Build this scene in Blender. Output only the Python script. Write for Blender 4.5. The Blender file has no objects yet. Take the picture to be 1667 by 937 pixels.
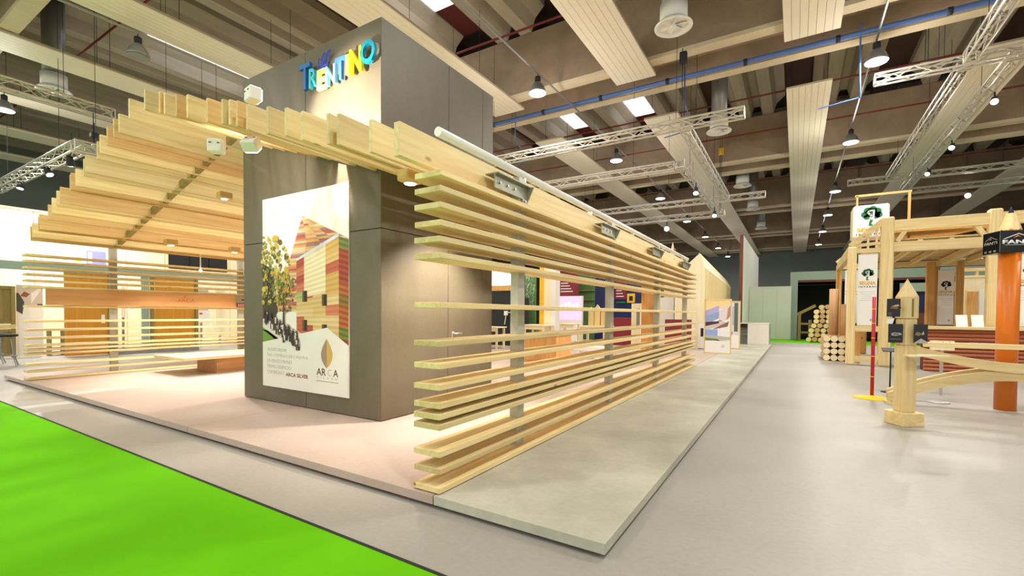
import bpy, bmesh, math, random
from mathutils import Vector, Matrix
random.seed(7)
SC = bpy.context.scene
COL = SC.collection
PI = math.pi

# ------------------------------------------------------------------ camera
CAM_F, CAM_YAW, CAM_PITCH, CAM_ROLL, CAM_SY = 751.58, math.radians(31.594), math.radians(-1.3219), math.radians(0.4458), 57.71
cam = bpy.data.cameras.new('camera')
camo = bpy.data.objects.new('camera', cam); COL.objects.link(camo)
cam.sensor_fit = 'HORIZONTAL'; cam.sensor_width = 36.0
cam.lens = 36.0 * CAM_F / 1667.0
cam.shift_y = CAM_SY / 1667.0
cam.clip_end = 300
_f = Vector((-math.sin(CAM_YAW)*math.cos(CAM_PITCH), math.cos(CAM_YAW)*math.cos(CAM_PITCH), math.sin(CAM_PITCH)))
_r = Vector((math.cos(CAM_YAW), math.sin(CAM_YAW), 0)); _u = _r.cross(_f)
_r2 = math.cos(CAM_ROLL)*_r + math.sin(CAM_ROLL)*_u; _u2 = -math.sin(CAM_ROLL)*_r + math.cos(CAM_ROLL)*_u
camo.matrix_world = Matrix(((_r2.x, _u2.x, -_f.x, 0), (_r2.y, _u2.y, -_f.y, 0), (_r2.z, _u2.z, -_f.z, 1.35), (0, 0, 0, 1)))
SC.camera = camo

# ------------------------------------------------------------------ world, exposure
w = bpy.data.worlds.new('world'); SC.world = w; w.use_nodes = True
w.node_tree.nodes['Background'].inputs[0].default_value = (1.0, 0.97, 0.92, 1)
w.node_tree.nodes['Background'].inputs[1].default_value = 1.0
SC.view_settings.view_transform = 'Standard'; SC.view_settings.look = 'None'
SC.view_settings.gamma = 1.0; SC.view_settings.use_curve_mapping = False
SC.view_settings.exposure = 0.0
LAMP_W = 260.0         # watts of one high bay lamp
SPOT_W = 2.6           # multiplier of the pavilion spots

# ------------------------------------------------------------------ helpers: colour and materials
def lin(c):
    return c/12.92 if c <= 0.04045 else ((c+0.055)/1.055)**2.4
def rgb(r, g, b):
    return (lin(r/255), lin(g/255), lin(b/255), 1.0)
MATS = {}
def base_mat(name):
    m = bpy.data.materials.new(name); m.use_nodes = True
    MATS[name] = m
    return m, m.node_tree, m.node_tree.nodes['Principled BSDF']
def mix_rgb(nt, fac, a, b, mode='MIX'):
    n = nt.nodes.new('ShaderNodeMix'); n.data_type = 'RGBA'; n.blend_type = mode
    for i, v in ((0, fac), (6, a), (7, b)):
        if hasattr(v, 'links'): nt.links.new(v, n.inputs[i])
        else: n.inputs[i].default_value = v
    return n.outputs[2]
def coords(nt, scale, kind='Object'):
    tc = nt.nodes.new('ShaderNodeTexCoord'); mp = nt.nodes.new('ShaderNodeMapping')
    mp.inputs['Scale'].default_value = scale
    nt.links.new(tc.outputs[kind], mp.inputs['Vector'])
    return mp
def plain(name, col, rough=0.5, metal=0.0, var=0.08, scale=6.0, bump=0.0, spec=0.5):
    m, nt, b = base_mat(name)
    mp = coords(nt, (scale,)*3)
    nz = nt.nodes.new('ShaderNodeTexNoise'); nz.inputs['Scale'].default_value = 1.0; nz.inputs['Detail'].default_value = 4
    nt.links.new(mp.outputs[0], nz.inputs['Vector'])
    d = tuple(max(0, c*(1-var)) for c in col[:3]) + (1,)
    e = tuple(min(1, c*(1+var)) for c in col[:3]) + (1,)
    nt.links.new(mix_rgb(nt, nz.outputs['Fac'], d, e), b.inputs['Base Color'])
    b.inputs['Roughness'].default_value = rough; b.inputs['Metallic'].default_value = metal
    b.inputs['Specular IOR Level'].default_value = spec
    if bump:
        bp = nt.nodes.new('ShaderNodeBump'); bp.inputs['Strength'].default_value = bump; bp.inputs['Distance'].default_value = 0.01
        nt.links.new(nz.outputs['Fac'], bp.inputs['Height']); nt.links.new(bp.outputs[0], b.inputs['Normal'])
    return m
def wood(name, col, dark, axis='Y', rough=0.55, knots=True, vary=0.14):
    """pine boards: grain stretched along one axis, a few knots, each board a little different"""
    m, nt, b = base_mat(name)
    s = {'X': (0.7, 14, 14), 'Y': (14, 0.7, 14), 'Z': (14, 14, 0.7)}[axis]
    mp = coords(nt, s)
    oi = nt.nodes.new('ShaderNodeObjectInfo')
    ad = nt.nodes.new('ShaderNodeVectorMath'); ad.operation = 'ADD'
    cb = nt.nodes.new('ShaderNodeCombineXYZ')
    ml = nt.nodes.new('ShaderNodeMath'); ml.operation = 'MULTIPLY'; ml.inputs[1].default_value = 37.0
    nt.links.new(oi.outputs['Random'], ml.inputs[0])
    for i in range(3): nt.links.new(ml.outputs[0], cb.inputs[i])
    nt.links.new(mp.outputs[0], ad.inputs[0]); nt.links.new(cb.outputs[0], ad.inputs[1])
    nz = nt.nodes.new('ShaderNodeTexNoise'); nz.inputs['Scale'].default_value = 1.3; nz.inputs['Detail'].default_value = 5; nz.inputs['Distortion'].default_value = 0.6
    nt.links.new(ad.outputs[0], nz.inputs['Vector'])
    rp = nt.nodes.new('ShaderNodeValToRGB'); rp.color_ramp.elements[0].position = 0.35; rp.color_ramp.elements[1].position = 0.68
    nt.links.new(nz.outputs['Fac'], rp.inputs[0])
    mid = tuple(0.45*a+0.55*c for a, c in zip(dark, col))
    c1 = mix_rgb(nt, rp.outputs[0], mid, col)
    if knots:
        s2 = {'X': (2.2, 5.5, 5.5), 'Y': (5.5, 2.2, 5.5), 'Z': (5.5, 5.5, 2.2)}[axis]
        mp2 = coords(nt, s2)
        ad2 = nt.nodes.new('ShaderNodeVectorMath'); ad2.operation = 'ADD'
        nt.links.new(mp2.outputs[0], ad2.inputs[0]); nt.links.new(cb.outputs[0], ad2.inputs[1])
        vo = nt.nodes.new('ShaderNodeTexVoronoi'); vo.inputs['Scale'].default_value = 0.55
        nt.links.new(ad2.outputs[0], vo.inputs['Vector'])
        r2 = nt.nodes.new('ShaderNodeValToRGB'); r2.color_ramp.elements[0].position = 0.025; r2.color_ramp.elements[0].color = (1, 1, 1, 1)
        r2.color_ramp.elements[1].position = 0.065; r2.color_ramp.elements[1].color = (0, 0, 0, 1)
        nt.links.new(vo.outputs['Distance'], r2.inputs[0])
        kd = tuple(0.55*a for a in dark[:3]) + (1,)
        c1 = mix_rgb(nt, r2.outputs[0], c1, kd)
    hv = nt.nodes.new('ShaderNodeHueSaturation')
    mr = nt.nodes.new('ShaderNodeMapRange'); mr.inputs[3].default_value = 1-vary; mr.inputs[4].default_value = 1+vary*0.5
    nt.links.new(oi.outputs['Random'], mr.inputs[0]); nt.links.new(mr.outputs[0], hv.inputs['Value'])
    nt.links.new(c1, hv.inputs['Color']); nt.links.new(hv.outputs[0], b.inputs['Base Color'])
    b.inputs['Roughness'].default_value = rough; b.inputs['Specular IOR Level'].default_value = 0.3
    bp = nt.nodes.new('ShaderNodeBump'); bp.inputs['Strength'].default_value = 0.12; bp.inputs['Distance'].default_value = 0.004
    nt.links.new(nz.outputs['Fac'], bp.inputs['Height']); nt.links.new(bp.outputs[0], b.inputs['Normal'])
    return m
def concrete(name, col, rough=0.6, big=0.7, var=0.16, streak=(1, 1, 1), spec=0.4, stain=None):
    m, nt, b = base_mat(name)
    mp = coords(nt, tuple(big*s for s in streak))
    n1 = nt.nodes.new('ShaderNodeTexNoise'); n1.inputs['Scale'].default_value = 1.0; n1.inputs['Detail'].default_value = 6; n1.inputs['Roughness'].default_value = 0.62
    nt.links.new(mp.outputs[0], n1.inputs['Vector'])
    mp2 = coords(nt, (28, 28, 28)); n2 = nt.nodes.new('ShaderNodeTexNoise'); n2.inputs['Scale'].default_value = 1.0; n2.inputs['Detail'].default_value = 3
    nt.links.new(mp2.outputs[0], n2.inputs['Vector'])
    rp = nt.nodes.new('ShaderNodeValToRGB'); rp.color_ramp.elements[0].position = 0.3; rp.color_ramp.elements[1].position = 0.72
    nt.links.new(n1.outputs['Fac'], rp.inputs[0])
    d = stain or tuple(c*(1-var*1.6) for c in col[:3]) + (1,)
    e = tuple(min(1, c*(1+var*0.6)) for c in col[:3]) + (1,)
    c1 = mix_rgb(nt, rp.outputs[0], d, e)
    g = nt.nodes.new('ShaderNodeMapRange'); g.inputs[3].default_value = 0.88; g.inputs[4].default_value = 1.1
    nt.links.new(n2.outputs['Fac'], g.inputs[0])
    cbn = nt.nodes.new('ShaderNodeCombineColor')
    for i in range(3): nt.links.new(g.outputs[0], cbn.inputs[i])
    nt.links.new(mix_rgb(nt, 1.0, c1, cbn.outputs[0], 'MULTIPLY'), b.inputs['Base Color'])
    rr = nt.nodes.new('ShaderNodeMapRange'); rr.inputs[3].default_value = rough*0.8; rr.inputs[4].default_value = min(1, rough*1.2)
    nt.links.new(n1.outputs['Fac'], rr.inputs[0]); nt.links.new(rr.outputs[0], b.inputs['Roughness'])
    b.inputs['Specular IOR Level'].default_value = spec
    bp = nt.nodes.new('ShaderNodeBump'); bp.inputs['Strength'].default_value = 0.08; bp.inputs['Distance'].default_value = 0.01
    nt.links.new(n2.outputs['Fac'], bp.inputs['Height']); nt.links.new(bp.outputs[0], b.inputs['Normal'])
    return m
def glow(name, col, strength):
    m, nt, b = base_mat(name)
    b.inputs['Base Color'].default_value = col
    b.inputs['Emission Color'].default_value = col; b.inputs['Emission Strength'].default_value = strength
    return m
def printed(name, rough=0.5):
    m, nt, b = base_mat(name)
    a = nt.nodes.new('ShaderNodeVertexColor'); a.layer_name = 'Col'
    nt.links.new(a.outputs['Color'], b.inputs['Base Color']); b.inputs['Roughness'].default_value = rough
    return m
PINE = rgb(242, 222, 166); PINE_D = rgb(204, 160, 92)
wood('pine_y', PINE, PINE_D, 'Y', vary=0.2); wood('pine_x', PINE, PINE_D, 'X'); wood('pine_z', PINE, PINE_D, 'Z')
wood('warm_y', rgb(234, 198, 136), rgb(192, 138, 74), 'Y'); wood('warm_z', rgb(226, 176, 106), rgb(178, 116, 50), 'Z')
wood('cream_board', rgb(250, 240, 205), rgb(232, 214, 165), 'Z', knots=False, vary=0.05)
wood('amber_panel', rgb(212, 148, 48), rgb(186, 118, 30), 'Z', knots=False, vary=0.05)
wood('amber_board', rgb(206, 158, 106), rgb(178, 124, 72), 'Y', knots=False, vary=0.05)
wood('red_siding', rgb(196, 118, 82), rgb(158, 84, 56), 'X', knots=False)
wood('bark', rgb(214, 170, 124), rgb(176, 128, 84), 'Z', knots=False)
wood('olive_wood', rgb(150, 132, 78), rgb(112, 92, 44), 'Z', knots=False)
concrete('floor_concrete', rgb(173, 168, 158), 0.5, 0.35, 0.12)
concrete('slab_concrete', rgb(194, 192, 174), 0.5, 1.3, 0.2)
concrete('stand_floor', rgb(190, 172, 158), 0.5, 0.7, 0.08)
concrete('rib_concrete', rgb(190, 178, 158), 0.85, 0.5, 0.22, (2.2, 0.25, 1))
concrete('beam_concrete', rgb(170, 148, 124), 0.85, 0.6, 0.22)
concrete('flange_concrete', rgb(222, 206, 176), 0.8, 0.6, 0.12)
concrete('deck_concrete', rgb(84, 62, 54), 0.9, 0.4, 0.25, (1.5, 0.3, 1))
concrete('tower_board', rgb(106, 98, 78), 0.42, 1.1, 0.1, (1.6, 1.6, 0.35))
plain('panel_cream', rgb(240, 230, 208), 0.5, 0, 0.03, 1.0)
plain('panel_groove', rgb(176, 160, 128), 0.7)
plain('carpet_green', rgb(104, 190, 16), 0.95, 0, 0.12, 1.2, 0.0, 0.1)
plain('black_tape', rgb(40, 42, 36), 0.8)
plain('plinth_shadow', rgb(22, 22, 20), 0.9)  # near black, shade of the gap under the slabs put into the colour
plain('steel', rgb(196, 196, 186), 0.38, 0.75, 0.08, 9)
plain('post_grey', rgb(186, 184, 172), 0.45, 0.3, 0.08, 9)
plain('truss_alu', rgb(214, 210, 200), 0.35, 0.6, 0.05, 9)
plain('galvanised', rgb(158, 160, 140), 0.45, 0.6, 0.18, 12)
plain('white_paint', rgb(240, 238, 232), 0.5, 0, 0.02)
plain('white_gloss', rgb(244, 244, 240), 0.25, 0, 0.02)
plain('pale_wall', rgb(206, 210, 196), 0.7, 0, 0.03, 0.6)
plain('portal_green', rgb(150, 168, 152), 0.7, 0, 0.04, 0.6)
plain('hall_wall_dark', rgb(128, 138, 132), 0.9, 0, 0.15, 0.4)
plain('black', rgb(18, 18, 18), 0.6)
plain('black_gloss', rgb(14, 14, 15), 0.2)
plain('dark_rubber', rgb(34, 36, 42), 0.6)
plain('dark_red', rgb(96, 26, 28), 0.8)
plain('maroon', rgb(128, 30, 40), 0.6)
plain('red_paint', rgb(186, 26, 40), 0.45)
plain('yellow_paint', rgb(240, 206, 20), 0.5)
plain('blue_pipe', rgb(84, 116, 176), 0.4)
plain('pipe_red', rgb(120, 40, 36), 0.6)
plain('navy', rgb(24, 34, 84), 0.7)
plain('mid_green', rgb(84, 122, 70), 0.7)
plain('blue_poster', rgb(132, 130, 214), 0.6)
plain('grey_metal', rgb(150, 152, 150), 0.4, 0.5)
plain('brown_trim', rgb(110, 52, 36), 0.6)
plain('orange_column', rgb(222, 118, 24), 0.35, 0, 0.06, 3)
plain('paper', rgb(246, 244, 240), 0.6, 0, 0.01)
plain('ink_grey', rgb(150, 148, 140), 0.7); plain('ink_brown', rgb(140, 80, 50), 0.7); plain('ink_dark', rgb(60, 50, 40), 0.7)
plain('ink_yellow', rgb(240, 186, 30), 0.6); plain('ink_green', rgb(10, 110, 60), 0.6); plain('ink_white', rgb(240, 240, 240), 0.6)
plain('ink_red', rgb(190, 90, 60), 0.7); plain('ink_light', rgb(196, 192, 184), 0.7)
printed('print'); 
glow('lamp_glow', (1.0, 0.97, 0.9, 1), 14.0)
glow('spot_glow', (1.0, 0.96, 0.9, 1), 14.0)
glow('skylight_glow', (0.86, 0.90, 1.0, 1), 3.0)
glow('pink_screen', rgb(255, 150, 180), 1.6)
glow('white_screen', rgb(250, 246, 255), 1.1)

# ------------------------------------------------------------------ helpers: meshes and objects
OFF = {}
def bm_new(): return bmesh.new()
def box(bm, x0, x1, y0, y1, z0, z1, M=None):
    vs = [bm.verts.new((x, y, z)) for x, y, z in ((x0,y0,z0),(x1,y0,z0),(x1,y1,z0),(x0,y1,z0),(x0,y0,z1),(x1,y0,z1),(x1,y1,z1),(x0,y1,z1))]
    if M is not None:
        for v in vs: v.co = M @ v.co
    for f in ((3,2,1,0),(4,5,6,7),(0,1,5,4),(1,2,6,5),(2,3,7,6),(3,0,4,7)): bm.faces.new([vs[i] for i in f])
    return vs
def cbox(bm, x0, x1, y0, y1, z0, z1, b=0.004):
    """box with chamfered edges"""
    t = bmesh.new(); box(t, x0, x1, y0, y1, z0, z1)
    bmesh.ops.bevel(t, geom=t.edges[:], offset=b, segments=1, affect='EDGES')
    me = bpy.data.meshes.new('t'); t.to_mesh(me); t.free(); bm.from_mesh(me); bpy.data.meshes.remove(me)
def tube(bm, p0, p1, r, n=8, r1=None, caps=True):
    p0, p1 = Vector(p0), Vector(p1); d = p1-p0
    if d.length < 1e-6: return
    q = d.to_track_quat('Z', 'Y'); r1 = r if r1 is None else r1
    a = [bm.verts.new(p0 + q @ Vector((r*math.cos(2*PI*i/n), r*math.sin(2*PI*i/n), 0))) for i in range(n)]
    b = [bm.verts.new(p1 + q @ Vector((r1*math.cos(2*PI*i/n), r1*math.sin(2*PI*i/n), 0))) for i in range(n)]
    for i in range(n):
        j = (i+1) % n; f = bm.faces.new((a[i], a[j], b[j], b[i])); f.smooth = n > 6
    if caps:
        bm.faces.new(a[::-1]); bm.faces.new(b)
def beam(bm, p0, p1, wd, ht, up=(0,0,1)):
    """rectangular bar from p0 to p1, wd across, ht along up"""
    p0, p1 = Vector(p0), Vector(p1); d = (p1-p0).normalized(); s = d.cross(Vector(up)).normalized(); u = s.cross(d)
    vs = []
    for p in (p0, p1):
        for a, c in ((-1,-1),(1,-1),(1,1),(-1,1)): vs.append(bm.verts.new(p + s*a*wd/2 + u*c*ht/2))
    for f in ((3,2,1,0),(4,5,6,7),(0,1,5,4),(1,2,6,5),(2,3,7,6),(3,0,4,7)): bm.faces.new([vs[i] for i in f])
def lathe(bm, prof, c=(0,0,0), n=20, smooth=True):
    rings = []
    for r, z in prof:
        rings.append([bm.verts.new((c[0]+r*math.cos(2*PI*i/n), c[1]+r*math.sin(2*PI*i/n), c[2]+z)) for i in range(n)])
    for a, b in zip(rings, rings[1:]):
        for i in range(n):
            j = (i+1) % n; f = bm.faces.new((a[i], a[j], b[j], b[i])); f.smooth = smooth
    if prof[0][0] > 1e-4: bm.faces.new(rings[0][::-1])
    if prof[-1][0] > 1e-4: bm.faces.new(rings[-1])
def prism(bm, pts, ax, lo, hi):
    """extrude a polygon (2-D) along axis ax between lo and hi"""
    def mk(a, b, h): return {0: (h, a, b), 1: (a, h, b), 2: (a, b, h)}[ax]
    A = [bm.verts.new(mk(a, b, lo)) for a, b in pts]; B = [bm.verts.new(mk(a, b, hi)) for a, b in pts]
    n = len(pts)
    bm.faces.new(A); bm.faces.new(B[::-1])
    for i in range(n): bm.faces.new((A[i], B[i], B[(i+1) % n], A[(i+1) % n]))
def finish(bm, recalc=True):
    if recalc: bmesh.ops.recalc_face_normals(bm, faces=bm.faces)
    me = bpy.data.meshes.new('mesh'); bm.to_mesh(me); bm.free(); return me
def thing(name, label, cat, loc=(0,0,0), group=None, kind=None):
    o = bpy.data.objects.new(name, None); COL.objects.link(o); o.location = loc; o.empty_display_size = 0.2
    OFF[o.name] = Vector(loc)
    o['label'] = label
    o['kind'] = kind or 'thing'
    if cat: o['category'] = cat
    if group: o['group'] = group
    return o
def obj(name, bm, mat, parent=None, label=None, cat=None, group=None, kind=None, loc=None, recalc=True):
    """one mesh object; the bmesh holds world coordinates, the origin goes to loc (or the parent's)"""
    off = OFF[parent.name] if parent else Vector(loc or (0, 0, 0))
    bmesh.ops.translate(bm, verts=bm.verts, vec=-off)
    me = finish(bm, recalc); me.name = name; me.materials.append(MATS[mat])
    o = bpy.data.objects.new(name, me); COL.objects.link(o)
    if parent: o.parent = parent
    else: o.location = off
    OFF[o.name] = off
    if label: o['label'] = label
    if cat: o['category'] = cat
    if group: o['group'] = group
    if kind: o['kind'] = kind
    return o
def inst(src, parent=None, loc=(0,0,0), name=None, rot=None):
    o = src.copy(); COL.objects.link(o)
    if parent is not None: o.parent = parent
    o.location = loc
    if rot: o.rotation_euler = rot
    OFF[o.name] = OFF.get(src.name, Vector())
    return o
def copy_thing(root, loc, label, rot=None):
    r = root.copy(); COL.objects.link(r); r.location = loc; r['label'] = label; OFF[r.name] = Vector(loc)
    if rot: r.rotation_euler = rot
    for ch in list(root.children):
        c = ch.copy(); COL.objects.link(c); c.parent = r
        for g in list(ch.children):
            d = g.copy(); COL.objects.link(d); d.parent = c
    return r
def part_box(name, mat, parent, b, label=None, ch=0.0):
    bm = bm_new()
    if ch: cbox(bm, *b, b=ch)
    else: box(bm, *b)
    return obj(name, bm, mat, parent, label)
_txt = {}
def text_bm(s, bold=0.0, space=1.0):
    """flat outline of a line of text in a bmesh, x to the right, y up, lower-left at 0"""
    k = (s, bold, space)
    if k not in _txt:
        cu = bpy.data.curves.new('t', 'FONT'); cu.body = s; cu.size = 1.0; cu.offset = bold; cu.space_character = space; cu.resolution_u = 3
        cu.fill_mode = 'BOTH'
        o = bpy.data.objects.new('t', cu); COL.objects.link(o)
        dg = bpy.context.evaluated_depsgraph_get(); dg.update()
        me = bpy.data.meshes.new_from_object(o.evaluated_get(dg)); bpy.data.objects.remove(o); bpy.data.curves.remove(cu)
        _txt[k] = me
    bm = bm_new(); bm.from_mesh(_txt[k])
    xs = [v.co.x for v in bm.verts]; ys = [v.co.y for v in bm.verts]
    bmesh.ops.translate(bm, verts=bm.verts, vec=(-min(xs), -min(ys), 0))
    return bm, max(xs)-min(xs), max(ys)-min(ys)
class Plane:
    """a flat place for printing: origin, right and up vectors, outward normal"""
    def __init__(s, o, r, u):
        s.o, s.r, s.u = Vector(o), Vector(r), Vector(u); s.n = s.r.cross(s.u).normalized()
    def at(s, a, b, h=0.0): return s.o + s.r*a + s.u*b + s.n*h
def put_text(name, s, mat, parent, pl, a, b, hgt, wid=None, h=0.003, depth=0.0015, bold=0.0, space=1.0, label=None):
    bm, W0, H0 = text_bm(s, bold, space)
    sy = hgt/H0; sx = wid/W0 if wid else sy
    g = bmesh.ops.extrude_face_region(bm, geom=bm.faces[:])
    bmesh.ops.translate(bm, verts=[v for v in g['geom'] if isinstance(v, bmesh.types.BMVert)], vec=(0, 0, 1))
    for v in bm.verts: v.co = pl.at(a+v.co.x*sx, b+v.co.y*sy, h + (depth if v.co.z > 0.5 else 0))
    return obj(name, bm, mat, parent, label)
def put_print(name, polys, parent, pl, h=0.002, label=None):
    """flat colour print: list of (points, colour[, layer])"""
    V, F, Cc = [], [], []
    for k, e in enumerate(polys):
        pts, col = e[0], e[1]; lay = e[2] if len(e) > 2 else 0
        i0 = len(V)
        off = OFF[parent.name]
        V += [tuple(pl.at(a, b, h+0.0006*lay) - off) for a, b in pts]
        F.append(list(range(i0, i0+len(pts)))); Cc.append(col)
    me = bpy.data.meshes.new(name); me.from_pydata(V, [], F)
    ca = me.color_attributes.new('Col', 'FLOAT_COLOR', 'CORNER')
    for p, c in zip(me.polygons, Cc):
        for li in p.loop_indices: ca.data[li].color = c
    me.materials.append(MATS['print'])
    o = bpy.data.objects.new(name, me); COL.objects.link(o); o.parent = parent; OFF[o.name] = OFF[parent.name]
    if label: o['label'] = label
    return o
def disc_pts(cx, cy, rx, ry=None, n=14):
    ry = ry or rx
    return [(cx+rx*math.cos(2*PI*i/n), cy+ry*math.sin(2*PI*i/n)) for i in range(n)]
def area_light(name, parent, loc, aim, size, watts, col=(1, 0.95, 0.87), spread=PI*0.9):
    L = bpy.data.lights.new(name, 'AREA'); L.shape = 'DISK'; L.size = size; L.energy = watts; L.color = col; L.spread = spread
    o = bpy.data.objects.new(name, L); COL.objects.link(o)
    off = OFF[parent.name] if parent else Vector()
    o.parent = parent; o.location = Vector(loc)-off
    o.rotation_euler = (Vector(aim)-Vector(loc)).to_track_quat('-Z', 'Y').to_euler()
    return o
def spot_light(name, parent, loc, aim, watts, angle, col=(1, 0.92, 0.84), blend=0.5, radius=0.04):
    L = bpy.data.lights.new(name, 'SPOT'); L.energy = watts; L.spot_size = angle; L.spot_blend = blend; L.color = col; L.shadow_soft_size = radius
    o = bpy.data.objects.new(name, L); COL.objects.link(o)
    off = OFF[parent.name] if parent else Vector()
    o.parent = parent; o.location = Vector(loc)-off
    o.rotation_euler = (Vector(aim)-Vector(loc)).to_track_quat('-Z', 'Y').to_euler()
    return o
# ================================================================== the hall
bm = bm_new(); box(bm, -42, 22, -8, 68, -0.2, 0.0)
obj('floor', bm, 'floor_concrete', label='polished grey concrete floor of the exhibition hall', cat='floor', kind='structure')
ceiling = thing('ceiling', 'brown precast concrete hall ceiling of beams and long ribs', 'ceiling', (0, 0, 12.3), kind='structure')
part_box('roof_deck', 'deck_concrete', ceiling, (-42, 22, -8, 68, 12.3, 12.5))
# beams run across the hall, hollow underneath between two flanges
BEAMS = [1.7, 14.4, 26.2, 38.2, 50.2, 62.2]
b0 = None
for y in BEAMS:
    if b0 is None:
        bm = bm_new(); prism(bm, [(y, 9.15), (y+0.34, 9.15), (y+0.44, 9.75), (y+1.76, 9.75), (y+1.86, 9.15), (y+2.2, 9.15), (y+2.2, 11.25), (y, 11.25)], 0, -42, 22)
        b0 = obj('concrete_beam', bm, 'beam_concrete', ceiling); by = y
        bm = bm_new(); box(bm, -42, 22, y-0.03, y+0.37, 9.10, 9.22); f0 = obj('flange', bm, 'flange_concrete', b0)
        bm = bm_new(); box(bm, -42, 22, y+1.83, y+2.23, 9.10, 9.22); f1 = obj('flange', bm, 'flange_concrete', b0)
    else:
        c = inst(b0, ceiling, (0, y-by, 0))
        for f in (f0, f1): g = f.copy(); COL.objects.link(g); g.parent = c
# ribs run along the hall, bay by bay
BAYS = [(-8, 1.7)] + [(a+2.2, b) for a, b in zip(BEAMS, BEAMS[1:])]
RX = [-40.35+3.5*i for i in range(18)]
for (ya, yb) in BAYS:
    r0 = None
    for x in RX:
        if r0 is None:
            bm = bm_new(); prism(bm, [(x+a_, z_) for a_, z_ in ((-1.2, 12.3), (-1.2, 12.0), (-.86, 11.7), (-.72, 11.26), (-.26, 11.26), (-.13, 11.7), (.13, 11.7), (.26, 11.26), (.72, 11.26), (.86, 11.7), (1.2, 12.0), (1.2, 12.3))], 1, ya, yb)
            r0 = obj('rib', bm, 'rib_concrete', ceiling); x0 = x
        else: inst(r0, ceiling, (x-x0, 0, 0))
# skylights with a dark red reveal beside them
def rib_gap(x):
    return min([a+1.75 for a in RX], key=lambda v: abs(v-x))
for x, ya, yb in ((-10.6, 9.0, 12.7), (-10.6, 22.6, 24.85), (-7.1, 22.6, 24.95), (-21.1, 8.0, 12.0)):
    g = rib_gap(x)
    s = part_box('skylight', 'skylight_glow', ceiling, (g-0.5, g+0.5, ya, yb, 12.0, 12.06), 'bright skylight between two ribs')
    part_box('skylight_cover', 'dark_red', ceiling, (g-0.5, g+0.5, yb+0.02, min(yb+2.2, 14.38 if yb < 14 else 26.1), 12.0, 12.06), 'dark red cover beside the skylight')
# back and side walls of the hall
bm = bm_new(); box(bm, -42, 22, 67, 67.3, 0, 12.3)
obj('wall_back', bm, 'hall_wall_dark', label='dark grey end wall far behind the stands', cat='wall', kind='structure')
bm = bm_new(); box(bm, -42.3, -42, -8, 68, 0, 12.3)
obj('wall_left', bm, 'hall_wall_dark', label='dark side wall of the hall beyond the cream booth', cat='wall', kind='structure')
bm = bm_new(); box(bm, 22, 22.3, -8, 68, 0, 12.3)
obj('wall_right', bm, 'hall_wall_dark', label='dark side wall of the hall beyond the timber frame booth', cat='wall', kind='structure')

# radiant panels under the ceiling
def radiant(xc, ya, yb, label, wd=1.3):
    t = thing('radiant_panel', label, 'ceiling panel', (xc, ya, 9.0), 'cream radiant heating panels under the ceiling')
    n = 7
    part_box('tray', 'panel_groove', t, (xc-wd/2, xc+wd/2, ya, yb, 9.02, 9.08))
    s = wd/n
    p0 = None
    for i in range(n):
        x = xc-wd/2+i*s
        if p0 is None: p0 = part_box('strip', 'panel_cream', t, (x+0.004, x+s-0.004, ya, yb, 8.985, 9.02))
        else: inst(p0, t, (i*s, 0, 0))
    bm = bm_new()
    y = ya+0.8
    while y < yb:
        for q in (-1, 1): tube(bm, (xc+q*wd*0.42, y, 9.08), (xc+q*wd*0.42, y, 11.2), 0.008, 4)
        y += 3.2
    obj('hanger_wires', bm, 'dark_rubber', t, kind='stuff')
    return t
radiant(0.22, 4.2, 15.15, 'cream radiant panel overhead, right of the round ceiling diffusers, nearer piece')
radiant(0.22, 18.4, 66.5, 'long cream radiant panel running straight away towards the dark end wall')
radiant(-4.62, 4.2, 15.15, 'cream radiant panel between the tower and the nearest round diffuser')
radiant(-4.62, 18.4, 66.5, 'long cream radiant panel behind the silver truss beyond the slatted wall')
radiant(-9.5, 2.0, 15.15, 'cream radiant panel directly above the grey tower')
radiant(-9.5, 18.4, 66.5, 'cream radiant panel beyond the tower, crossing behind the first truss')
radiant(-14.8, 2.0, 15.15, 'cream radiant panel above the slatted roof, meeting the tower edge')
radiant(-19.5, 2.0, 15.15, 'cream radiant panel above the ridge of the slatted roof, top left')
radiant(-24.3, 2.0, 15.15, 'cream radiant panel above the lit truss, just over the slatted roof edge')
radiant(-29.2, 2.0, 15.15, 'lowest seen cream radiant panel beyond the slatted roof edge')
radiant(-34, 2.0, 15.15, 'farthest cream radiant panel over the cream booth wall')
radiant(5.1, 18.4, 66.5, 'cream radiant panel seen between the two long lit trusses')
radiant(9.9, 18.4, 66.5, 'cream radiant panel at the edge above the timber frame booth')
radiant(14.7, 18.4, 66.5, 'outermost cream radiant panel beyond the timber frame booth')

# pipes under the beam
def pipe(name, mat, p0, p1, r, label, n=10):
    bm = bm_new(); tube(bm, p0, p1, r, n); return obj(name, bm, mat, None, label, 'pipe', None, 'thing', loc=p0)
t = thing('compressed_air_pipe', 'blue pipe running across under the concrete beam', 'pipe', (-14, 15.75, 9.0))
bm = bm_new(); tube(bm, (-14, 15.75, 9.0), (18, 15.75, 9.0), 0.075, 10); obj('pipe_run', bm, 'blue_pipe', t)
cl = None
for i in range(14):
    if cl is None:
        bm = bm_new(); tube(bm, (-13, 15.75, 9.0), (-12.9, 15.75, 9.0), 0.1, 8); cl = obj('clamp', bm, 'dark_rubber', t)
    else: inst(cl, t, (i*2.3, 0, 0))
for x in (-3.2, 1.35, -9.6):
    bm = bm_new(); tube(bm, (x, 15.75, 9.3), (x, 15.75, 8.2), 0.022, 6); tube(bm, (x, 15.75, 8.2), (x+0.1, 16.6, 7.6), 0.018, 6); tube(bm, (x+0.1, 16.6, 7.6), (x-0.9, 16.9, 7.6), 0.018, 6)
    obj('drop_pipe', bm, 'blue_pipe', t)
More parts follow.
